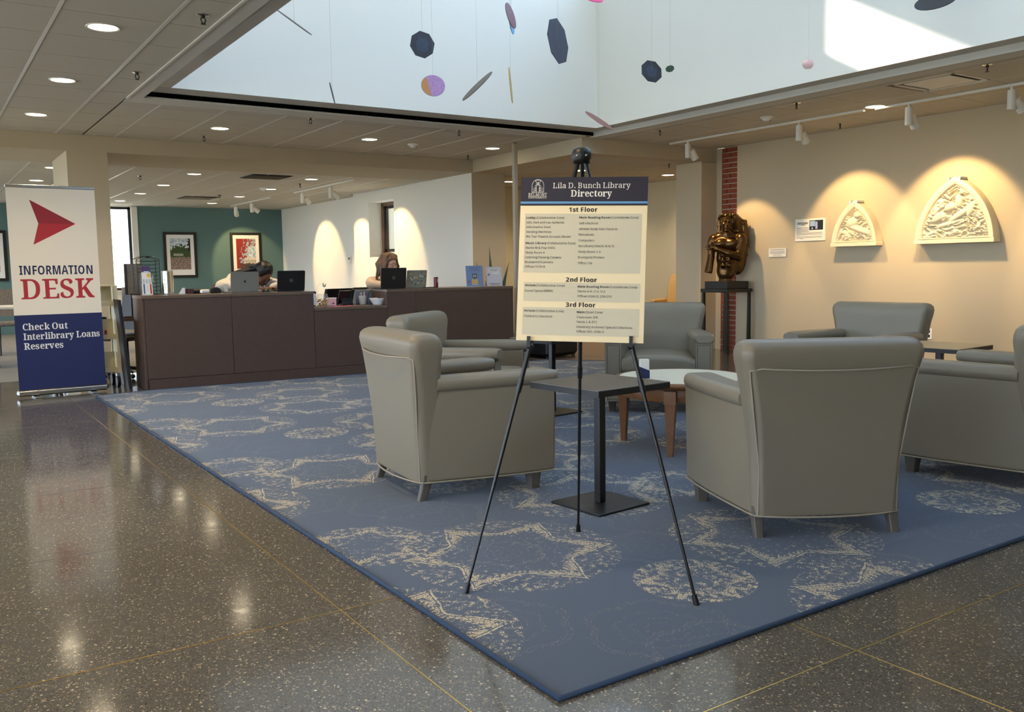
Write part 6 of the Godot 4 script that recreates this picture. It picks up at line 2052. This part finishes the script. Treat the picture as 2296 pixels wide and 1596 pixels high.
func people() -> void:
	mat("skin_light", c8(206, 160, 138), 0.55)
	mat("skin_brown", c8(124, 82, 60), 0.55)
	bumpy(mat("hoodie", c8(214, 206, 192), 0.95), 14, 0.06, 0.25, Vector3(5, 5, 5))
	bumpy(mat("knit", c8(206, 182, 156), 0.95), 15, 0.1, 0.25, Vector3(5, 5, 5))
	mat("jeans", c8(56, 70, 98), 0.9)
	mat("hair_black", c8(16, 14, 16), 0.5)
	mat("hair_brown", c8(92, 68, 52), 0.5)
	mat("glasses", c8(32, 26, 28), 0.3)
	mat("lips", c8(150, 84, 80), 0.5)
	# --- person bent over the desk
	var p := thing("person", "person in a cream hoodie with long black braids bent low over the desk", "person", Vector3(3.2, 0, -10.33))
	var sk := G.new()
	var hb := Basis(Vector3.RIGHT, 0.85) * Basis(Vector3.UP, 0.35)
	hb = Basis(Vector3.UP, 0.3) * Basis(Vector3.RIGHT, 0.8)
	var hc := Vector3(0.13, 1.12, 0.26)
	head_into(sk, hc, hb)
	sk.cyl(Vector3(0.04, 1.04, 0.12), hc + hb * Vector3(0, -0.04, -0.04), 0.055, 0.05, 14)
	hand_into(sk, Vector3(0.14, 0.972, 0.52), Basis(Vector3.UP, -0.9), -1.0)
	hand_into(sk, Vector3(-0.06, 0.97, 0.50), Basis(Vector3.UP, 0.9), 1.0)
	obj("body", sk, M.skin_brown, p)
	var f := Field.new(Vector3(-0.46, 0.4, -0.25), Vector3(0.46, 1.22, 0.56), 0.0155)
	f.ell(Vector3(0, 0.55, 0.0), Vector3(0.18, 0.13, 0.14), 0.05)
	f.cap(Vector3(0, 0.6, 0.0), Vector3(0.01, 0.92, 0.05), 0.16, 0.165, 0.05)
	f.ell(Vector3(0.0, 1.0, 0.08), Vector3(0.2, 0.1, 0.13), 0.06)
	f.ell(Vector3(-0.14, 1.08, 0.08), Vector3(0.09, 0.075, 0.085), 0.05)
	f.cap(Vector3(-0.16, 1.06, 0.09), Vector3(-0.34, 1.0, 0.22), 0.075, 0.062, 0.03)
	f.cap(Vector3(-0.34, 1.0, 0.22), Vector3(-0.09, 0.985, 0.45), 0.06, 0.042, 0.02)
	f.cap(Vector3(0.17, 1.04, 0.08), Vector3(0.35, 0.99, 0.24), 0.075, 0.06, 0.03)
	f.cap(Vector3(0.35, 0.99, 0.24), Vector3(0.17, 0.985, 0.47), 0.058, 0.042, 0.02)
	f.cap(Vector3(-0.06, 1.08, 0.06), Vector3(0.12, 1.07, 0.1), 0.06, 0.055, 0.03)
	f.rough(noise(71, 9.0, 3), 0.014, Vector3(-0.46, 0.4, -0.25), Vector3(0.46, 1.22, 0.56))
	obj("hoodie", f.into(G.new()), M.hoodie, p)
	legs(p, 0.0)
	var hr := Field.new(Vector3(-0.26, 0.98, 0.0), Vector3(0.32, 1.34, 0.46), 0.0095)
	hr.ell(hc + hb * Vector3(0, 0.05, -0.035), Vector3(0.098, 0.1, 0.105), 0.03, hb)
	var r := RandomNumberGenerator.new()
	r.seed = 21
	for k in 22:
		var a := hc + hb * Vector3(r.randf_range(-0.08, 0.08), r.randf_range(0.06, 0.13), r.randf_range(-0.1, 0.03))
		var m := Vector3(r.randf_range(-0.02, 0.04), r.randf_range(1.14, 1.22), r.randf_range(0.16, 0.28))
		var e := Vector3(r.randf_range(-0.2, -0.1), r.randf_range(1.09, 1.17), r.randf_range(0.1, 0.2))
		hr.cap(a, m, 0.017, 0.016, 0.006)
		hr.cap(m, e, 0.016, 0.011, 0.006)
	for k in 12:
		var t := -1.2 + 2.4 * k / 11.0
		hr.cap(hc + hb * Vector3(sin(t) * 0.05, 0.13, -0.01), hc + hb * Vector3(sin(t) * 0.095, 0.02, -0.02 + 0.07 * cos(t)), 0.016, 0.013, 0.006)
	obj("hair", hr.into(G.new()), M.hair_black, p)
	glasses(p, hc, hb)
	var ct := G.new()
	for s in [-1.0, 1.0]:
		ct.tube([hc + Vector3(s * 0.02 - 0.03, -0.12, 0.02), hc + Vector3(s * 0.03 - 0.03, -0.15, 0.05), hc + Vector3(s * 0.03 - 0.04, -0.17, 0.05)], 0.004, 6)
	obj("drawstring", ct, M.white, p)
	# --- person with glasses
	var q := thing("person", "person with long wavy brown hair and glasses in a beige knit top", "person", Vector3(4.88, 0, -10.27))
	sk = G.new()
	hb = Basis(Vector3.UP, 0.32) * Basis(Vector3.RIGHT, 0.16)
	hc = Vector3(0.03, 1.225, 0.22)
	head_into(sk, hc, hb)
	sk.cyl(Vector3(0.0, 1.03, 0.12), hc + Vector3(0, -0.06, -0.03), 0.05, 0.048, 14)
	hand_into(sk, Vector3(-0.12, 0.972, 0.52), Basis(Vector3.UP, 0.2), 1.0)
	hand_into(sk, Vector3(0.1, 0.972, 0.53), Basis(Vector3.UP, -0.2), -1.0)
	obj("body", sk, M.skin_light, q)
	f = Field.new(Vector3(-0.36, 0.4, -0.2), Vector3(0.36, 1.16, 0.56), 0.0155)
	f.ell(Vector3(0, 0.55, 0.0), Vector3(0.17, 0.13, 0.13), 0.05)
	f.cap(Vector3(0, 0.6, 0.0), Vector3(0.0, 0.9, 0.06), 0.145, 0.15, 0.05)
	f.ell(Vector3(0.0, 0.98, 0.08), Vector3(0.18, 0.085, 0.11), 0.05)
	for s in [-1.0, 1.0]:
		f.ell(Vector3(s * 0.155, 1.005, 0.08), Vector3(0.065, 0.065, 0.07), 0.04)
		f.cap(Vector3(s * 0.17, 1.0, 0.08), Vector3(s * 0.25, 0.98, 0.26), 0.06, 0.052, 0.03)
		f.cap(Vector3(s * 0.25, 0.985, 0.26), Vector3(s * 0.12, 0.98, 0.48), 0.05, 0.036, 0.02)
	f.cap(Vector3(-0.1, 1.03, 0.07), Vector3(0.1, 1.03, 0.07), 0.05, 0.05, 0.03)
	f.rough(noise(72, 10.0, 3), 0.01, Vector3(-0.36, 0.4, -0.2), Vector3(0.36, 1.16, 0.56))
	obj("knit_top", f.into(G.new()), M.knit, q)
	legs(q, 0.0)
	hr = Field.new(Vector3(-0.2, 0.98, -0.02), Vector3(0.26, 1.4, 0.4), 0.0085)
	hr.ell(hc + hb * Vector3(0, 0.06, -0.03), Vector3(0.094, 0.086, 0.1), 0.03, hb)
	r.seed = 33
	for k in 40:
		var sd := -1.0 if k % 2 == 0 else 1.0
		var back := r.randf_range(-0.1, 0.035)
		var a := hc + hb * Vector3(sd * r.randf_range(0.03, 0.085), r.randf_range(0.06, 0.12), back)
		var m := hc + hb * Vector3(sd * r.randf_range(0.09, 0.125), r.randf_range(-0.06, 0.0), back + r.randf_range(-0.01, 0.02))
		var e := hc + hb * Vector3(sd * r.randf_range(0.085, 0.15), r.randf_range(-0.2, -0.13), back + r.randf_range(-0.01, 0.03))
		hr.cap(a, m, 0.018, 0.017, 0.008)
		hr.cap(m, e, 0.017, 0.009, 0.008)
	for k in 9:
		var t := -1.35 + 2.7 * k / 8.0
		hr.cap(hc + hb * Vector3(sin(t) * 0.03, 0.125, 0.02), hc + hb * Vector3(sin(t) * 0.09, 0.03 + 0.045 * cos(t), 0.06 * cos(t) + 0.01), 0.014, 0.012, 0.006)
	obj("hair", hr.into(G.new()), M.hair_brown, q)
	glasses(q, hc, hb)
	obj("lips", G.new().tube([hc + hb * Vector3(-0.018, -0.069, 0.0875), hc + hb * Vector3(0, -0.069, 0.0905), hc + hb * Vector3(0.018, -0.069, 0.0875)], 0.0035, 6), M.lips, q)

func legs(p: Node3D, dz: float) -> void:
	var f := Field.new(Vector3(-0.28, 0.0, -0.22), Vector3(0.28, 0.66, 0.62), 0.018)
	for s in [-1.0, 1.0]:
		f.cap(Vector3(s * 0.09, 0.54, 0.0), Vector3(s * 0.12, 0.53, 0.36 + dz), 0.085, 0.062, 0.03)
		f.cap(Vector3(s * 0.12, 0.52, 0.37 + dz), Vector3(s * 0.12, 0.1, 0.34 + dz), 0.058, 0.04, 0.02)
		f.cap(Vector3(s * 0.12, 0.045, 0.31 + dz), Vector3(s * 0.13, 0.04, 0.47 + dz), 0.042, 0.036, 0.02)
	obj("trousers", f.into(G.new()), M.jeans, p)

func glasses(p: Node3D, c: Vector3, b: Basis) -> void:
	var g := G.new()
	for s in [-1.0, 1.0]:
		var ring := []
		for k in 16:
			var a := TAU * k / 16.0
			ring.append(c + b * Vector3(s * 0.032 + cos(a) * 0.025, 0.008 + sin(a) * 0.02, 0.1 - 0.01 * absf(cos(a) * 0.4 + 0.6 * s * cos(a))))
		g.tube(ring, 0.0024, 6, true)
		g.tube([c + b * Vector3(s * 0.057, 0.012, 0.092), c + b * Vector3(s * 0.075, 0.012, 0.06), c + b * Vector3(s * 0.082, 0.01, -0.01)], 0.0022, 6)
	g.tube([c + b * Vector3(-0.008, 0.012, 0.101), c + b * Vector3(0, 0.014, 0.104), c + b * Vector3(0.008, 0.012, 0.101)], 0.0022, 6)
	obj("glasses", g, M.glasses, p)

func paint(called: String, c: Color, c2: Color, sd: int) -> StandardMaterial3D:
	var m := mat(called, Color.WHITE, 0.5)
	return grain(m, [c, c2, c, c2.lerp(c, 0.5)], [0.0, 0.4, 0.6, 1.0], Vector3(6, 6, 6), sd, 0.015)

func mobile() -> void:
	mat("thread", c8(150, 148, 140), 0.6)
	paint("mob_black", c8(28, 30, 30), c8(14, 14, 30), 51)
	paint("mob_navy", c8(30, 38, 58), c8(40, 50, 74), 52)
	paint("mob_brown", c8(70, 48, 28), c8(92, 78, 48), 53)
	paint("mob_purple", c8(160, 122, 172), c8(188, 146, 190), 54)
	paint("mob_red", c8(110, 30, 34), c8(84, 20, 28), 55)
	mat("mob_blue", c8(108, 176, 214), 0.5)
	mat("mob_yellow", c8(206, 170, 96), 0.5)
	mat("mob_pink", c8(150, 96, 92), 0.5)
	mat("mob_magenta", c8(226, 40, 118), 0.5)
	mat("mob_green", c8(34, 60, 42), 0.5)
	mat("mob_ochre", c8(186, 130, 76), 0.5)
	var q := [
		["black octagonal disc of the hanging mobile above the purple disc", Vector3(3.407, 2.893, -6.300), 0.104, Vector3(0.541, -0.838, 0.063), Vector3(-0.110, 0.003, 0.994), "mob_black", 8],
		["purple and ochre round disc of the hanging mobile", Vector3(3.383, 2.546, -6.100), 0.091, Vector3(0.878, -0.162, 0.450), Vector3(-0.368, 0.373, 0.852), "mob_purple", 32],
		["brown disc of the hanging mobile tilted steeply edge-on", Vector3(3.963, 2.651, -6.400), 0.167, Vector3(0.563, 0.657, 0.501), Vector3(-0.698, 0.703, -0.137), "mob_brown", 32],
		["yellow disc of the hanging mobile seen nearly edge-on", Vector3(4.428, 2.738, -6.600), 0.151, Vector3(0.186, -0.977, -0.108), Vector3(0.791, 0.084, 0.606), "mob_yellow", 32],
		["dark red disc of the hanging mobile", Vector3(4.035, 3.128, -6.000), 0.101, Vector3(0.400, -0.916, -0.031), Vector3(0.577, 0.225, 0.785), "mob_red", 32],
		["light blue disc of the hanging mobile behind the red disc", Vector3(4.11, 3.10, -6.1), 0.081, Vector3(0.284, -0.952, -0.116), Vector3(0.672, 0.111, 0.732), "mob_blue", 32],
		["long navy octagonal disc of the hanging mobile", Vector3(4.719, 3.083, -6.300), 0.198, Vector3(0.307, -0.950, -0.060), Vector3(0.453, 0.091, 0.887), "mob_navy", 8],
		["dusty pink disc of the mobile hanging low at the well's corner", Vector3(5.987, 2.658, -7.300), 0.168, Vector3(0.699, -0.545, 0.462), Vector3(0.265, 0.798, 0.542), "mob_pink", 32],
		["black octagonal disc of the mobile before the sunlit well wall", Vector3(6.070, 3.030, -6.600), 0.116, Vector3(0.578, -0.751, 0.320), Vector3(-0.216, 0.237, 0.947), "mob_black", 8],
		["tiny green octagonal disc of the hanging mobile", Vector3(6.311, 3.081, -6.600), 0.044, Vector3(0.678, 0.201, 0.707), Vector3(-0.678, 0.540, 0.498), "mob_green", 8],
		["dark brown disc of the mobile beside the patch of sun", Vector3(6.391, 3.070, -3.900), 0.144, Vector3(0.489, 0.125, 0.863), Vector3(-0.558, 0.806, 0.200), "mob_black", 32],
		["thin dark sliver disc of the mobile hanging straight down", Vector3(2.734, 2.498, -6.500), 0.078, Vector3(0.270, -0.959, -0.083), Vector3(0.867, 0.205, 0.455), "mob_black", 32],
		["thin disc of the mobile crossing the edge of the well", Vector3(2.267, 2.838, -6.000), 0.136, Vector3(0.825, -0.541, 0.161), Vector3(0.441, 0.796, 0.413), "mob_brown", 32],
		["magenta disc of the hanging mobile", Vector3(4.864, 3.384, -6.000), 0.085, Vector3(0.795, -0.252, 0.551), Vector3(-0.136, 0.812, 0.568), "mob_magenta", 32]]
	for e in q:
		var t := thing("mobile_disc", e[0], "hanging mobile", e[1], 0.0, "discs of the hanging mobile")
		var n: Vector3 = e[4].normalized()
		var a: Vector3 = e[3]
		a = (a - n * a.dot(n)).normalized()
		var b := Basis(a, n.cross(a), n)
		var poly := PackedVector2Array()
		for k in e[6]:
			var an: float = TAU * (k + 0.5) / e[6]
			poly.append(Vector2(cos(an), sin(an)) * e[2])
		obj("disc", G.new().extrude(poly, -0.0025, 0.0025, Transform3D(b, Vector3.ZERO)), M[e[5]], t)
		if e[5] == "mob_purple":
			var wedge := PackedVector2Array()
			for k in 13:
				var an := PI * (0.75 + 0.75 * k / 12.0)
				wedge.append(Vector2(cos(an), sin(an)) * e[2] * 0.98)
			obj("painted_patch", G.new().extrude(wedge, 0.0024, 0.0032, Transform3D(b, Vector3.ZERO)), M.mob_ochre, t)
		if e[6] == 8 and e[2] > 0.1:
			var blot := PackedVector2Array()
			for k in 18:
				var an := TAU * k / 18.0
				blot.append(Vector2(cos(an), sin(an)) * e[2] * (0.52 + 0.08 * sin(k * 2.4)))
			obj("painted_patch", G.new().extrude(blot, 0.0024, 0.003, Transform3D(b, Vector3.ZERO)), M.mob_navy, t)
		obj("thread", G.new().cyl(Vector3(0, 0.0, 0), Vector3(0, 6.0 - e[1].y, 0), 0.0006, 0.0006, 5), M.thread, t)
	var d := thing("mobile_bowl", "small pink glass bowl of the mobile hanging before the well wall", "hanging mobile", Vector3(6.105, 2.757, -4.8), 0.0, "discs of the hanging mobile")
	mat("pink_glass", c8(236, 190, 190, 0.55), 0.3).transparency = BaseMaterial3D.TRANSPARENCY_ALPHA
	obj("bowl", G.new().lathe([Vector2(0.0, -0.035), Vector2(0.026, -0.032), Vector2(0.042, -0.015), Vector2(0.046, 0.004), Vector2(0.036, 0.026), Vector2(0.012, 0.034), Vector2(0.0, 0.035)], 28), M.pink_glass, d)
	obj("thread", G.new().cyl(Vector3.ZERO, Vector3(0, 3.243, 0), 0.0012, 0.0012, 5), M.thread, d)

func picture(label: String, x0: float, x1: float, y0: float, y1: float, kind: int) -> void:
	var w := x1 - x0
	var h := y1 - y0
	var t := thing("framed_picture", label, "framed picture", Vector3((x0 + x1) * 0.5, (y0 + y1) * 0.5, -20.02))
	var fr := G.new()
	var b := 0.055
	for s in [-1.0, 1.0]:
		fr.bbox(Vector3(s * (w - b) * 0.5, 0, 0.018), Vector3(b, h, 0.036), 0.005)
		fr.bbox(Vector3(0, s * (h - b) * 0.5, 0.018), Vector3(w - b * 2, b, 0.036), 0.005)
	obj("frame", fr, M.black_paint, t)
	obj("mount_board", G.new().box(Vector3(0, 0, 0.012), Vector3(w - b * 2, h - b * 2, 0.012)), M.white, t)
	# the printed photograph, painted pixel by pixel
	var W := 90
	var H := 130
	var im := Image.create(W, H, false, Image.FORMAT_RGB8)
	var n1 := noise(91 + kind, 0.07, 3)
	var n2 := noise(95 + kind, 0.25, 2)
	for y in H:
		for x in W:
			var u := x / float(W)
			var v := y / float(H)
			var a := n1.get_noise_2d(x, y)
			var c := n2.get_noise_2d(x, y)
			var col := c8(150, 178, 196).lerp(c8(222, 226, 228), clampf(0.5 + a * 1.6, 0, 1))
			if kind == 0:
				if v > 0.33 + a * 0.12 - 0.1 * sin(u * 3.1):
					col = c8(70, 96, 48).lerp(c8(34, 52, 30), clampf(0.5 + c * 1.4, 0, 1))
				if u > 0.88 + a * 0.1 and v < 0.4:
					col = c8(30, 38, 34)
				if v > 0.48 and v < 0.56 and u > 0.15 and u < 0.62 and (x % 6) < 3:
					col = c8(226, 226, 220)
				if v > 0.6 + a * 0.05:
					col = c8(52, 56, 44).lerp(c8(222, 184, 182), clampf(0.35 + c * 2.0 + (v - 0.75) * 0.3, 0, 1))
			else:
				if v > 0.62 and v < 0.84 and u > 0.45:
					col = c8(214, 210, 196)
					if v > 0.7 and v < 0.8 and (x % 7) < 3:
						col = c8(120, 112, 100)
				if v > 0.82 + a * 0.06:
					col = c8(84, 78, 66).lerp(c8(46, 44, 40), clampf(0.5 + c, 0, 1))
				if u < 0.45 + a * 0.5 - v * 0.15 + (0.55 - v) * 0.3 or (v < 0.25 and a + c * 0.5 > 0.05):
					col = c8(176, 52, 36).lerp(c8(112, 34, 28), clampf(0.5 + c * 1.5, 0, 1))
			im.set_pixel(x, y, col)
	var m := mat("photo_print_%d_%s" % [kind, t.name], Color.WHITE, 0.35)
	m.albedo_texture = ImageTexture.create_from_image(im)
	var pw := w - b * 2 - 0.15
	var phh := h - b * 2 - 0.2
	var g := G.new()
	g.face([Vector3(-pw * 0.5, phh * 0.5 + 0.02, 0.0195), Vector3(pw * 0.5, phh * 0.5 + 0.02, 0.0195), Vector3(pw * 0.5, -phh * 0.5 + 0.02, 0.0195), Vector3(-pw * 0.5, -phh * 0.5 + 0.02, 0.0195)], Vector3.BACK, [Vector2(0, 0), Vector2(1, 0), Vector2(1, 1), Vector2(0, 1)])
	obj("photograph", g, m, t)

func back_room() -> void:
	picture("black framed garden photograph on the teal wall beside the window", 4.478, 5.162, 1.045, 2.018, 0)
	picture("black framed photograph of red leaves on the teal wall", 5.89, 6.585, 1.045, 2.02, 1)
	picture("black framed photograph on the teal wall behind the roll-up banner", 0.88, 1.56, 1.04, 2.02, 0)
	var th := thing("thermostat", "small cream thermostat on the wall past the side window", "thermostat", Vector3(7.09, 1.359, -16.23), -PI / 2)
	obj("body", G.new().bbox(Vector3(0, 0, 0.015), Vector3(0.09, 0.12, 0.03), 0.006), M.paper, th)
	obj("display", G.new().box(Vector3(0, 0.02, 0.0305), Vector3(0.06, 0.035, 0.001)), M.dark_plastic, th)
	# reading tables and chairs at the left
	mat("pattern", c8(96, 88, 80), 0.9)
	var pm: StandardMaterial3D = M.pattern
	pm.albedo_texture = noise_tex(noise(97, 0.06, 1, FastNoiseLite.TYPE_CELLULAR), [c8(58, 52, 48), c8(150, 142, 132), c8(70, 64, 58)], [0.0, 0.5, 1.0], 256)
	pm.albedo_color = Color.WHITE
	pm.uv1_triplanar = true
	pm.uv1_scale = Vector3(5, 5, 5)
	var tb := thing("reading_table", "white topped reading table behind the roll-up banner", "table", Vector3(1.15, 0, -13.3))
	obj("table_top", G.new().bbox(Vector3(0, 0.745, 0), Vector3(1.0, 0.03, 0.8), 0.005), M.white, tb)
	for s in [[-1, -1], [1, -1], [-1, 1], [1, 1]]:
		obj("leg", G.new().cyl(Vector3(s[0] * 0.42, 0, s[1] * 0.32), Vector3(s[0] * 0.42, 0.73, s[1] * 0.32), 0.022, 0.022, 12), M.black_metal, tb)
	for k in 3:
		var at: Vector3 = [Vector3(0.55, 0, -12.75), Vector3(1.2, 0, -15.0), Vector3(2.75, 0, -14.2)][k]
		var lab: String = ["black stacking chair at the white reading table", "chair with a patterned back beyond the white reading table", "chair with a patterned back seen past the steel canister"][k]
		var c := thing("reading_chair", lab, "chair", at, [-0.5, PI, 2.9][k], "chairs in the back room")
		var bm: Material = M.black_plastic if k == 0 else M.pattern
		var secs := []
		for j in 6:
			var u := j / 5.0
			secs.append(rr3(Vector3(0, 0.55 + 0.4 * u, 0.2 + 0.06 * u), 0.44 - 0.03 * u, 0.04, 0.018, Vector3.RIGHT, Vector3.BACK, 3))
		obj("backrest", G.new().loft(secs), bm, c)
		obj("seat", G.new().bbox(Vector3(0, 0.45, 0), Vector3(0.46, 0.06, 0.44), 0.025), bm, c)
		for s in [-1, 1]:
			obj("leg", G.new().tube([Vector3(s * 0.21, 0.0, -0.2), Vector3(s * 0.2, 0.42, -0.18)], 0.012, 8), M.black_metal, c)
			obj("leg", G.new().tube([Vector3(s * 0.21, 0.0, 0.24), Vector3(s * 0.2, 0.44, 0.17), Vector3(s * 0.2, 0.6, 0.2)], 0.012, 8), M.black_metal, c)
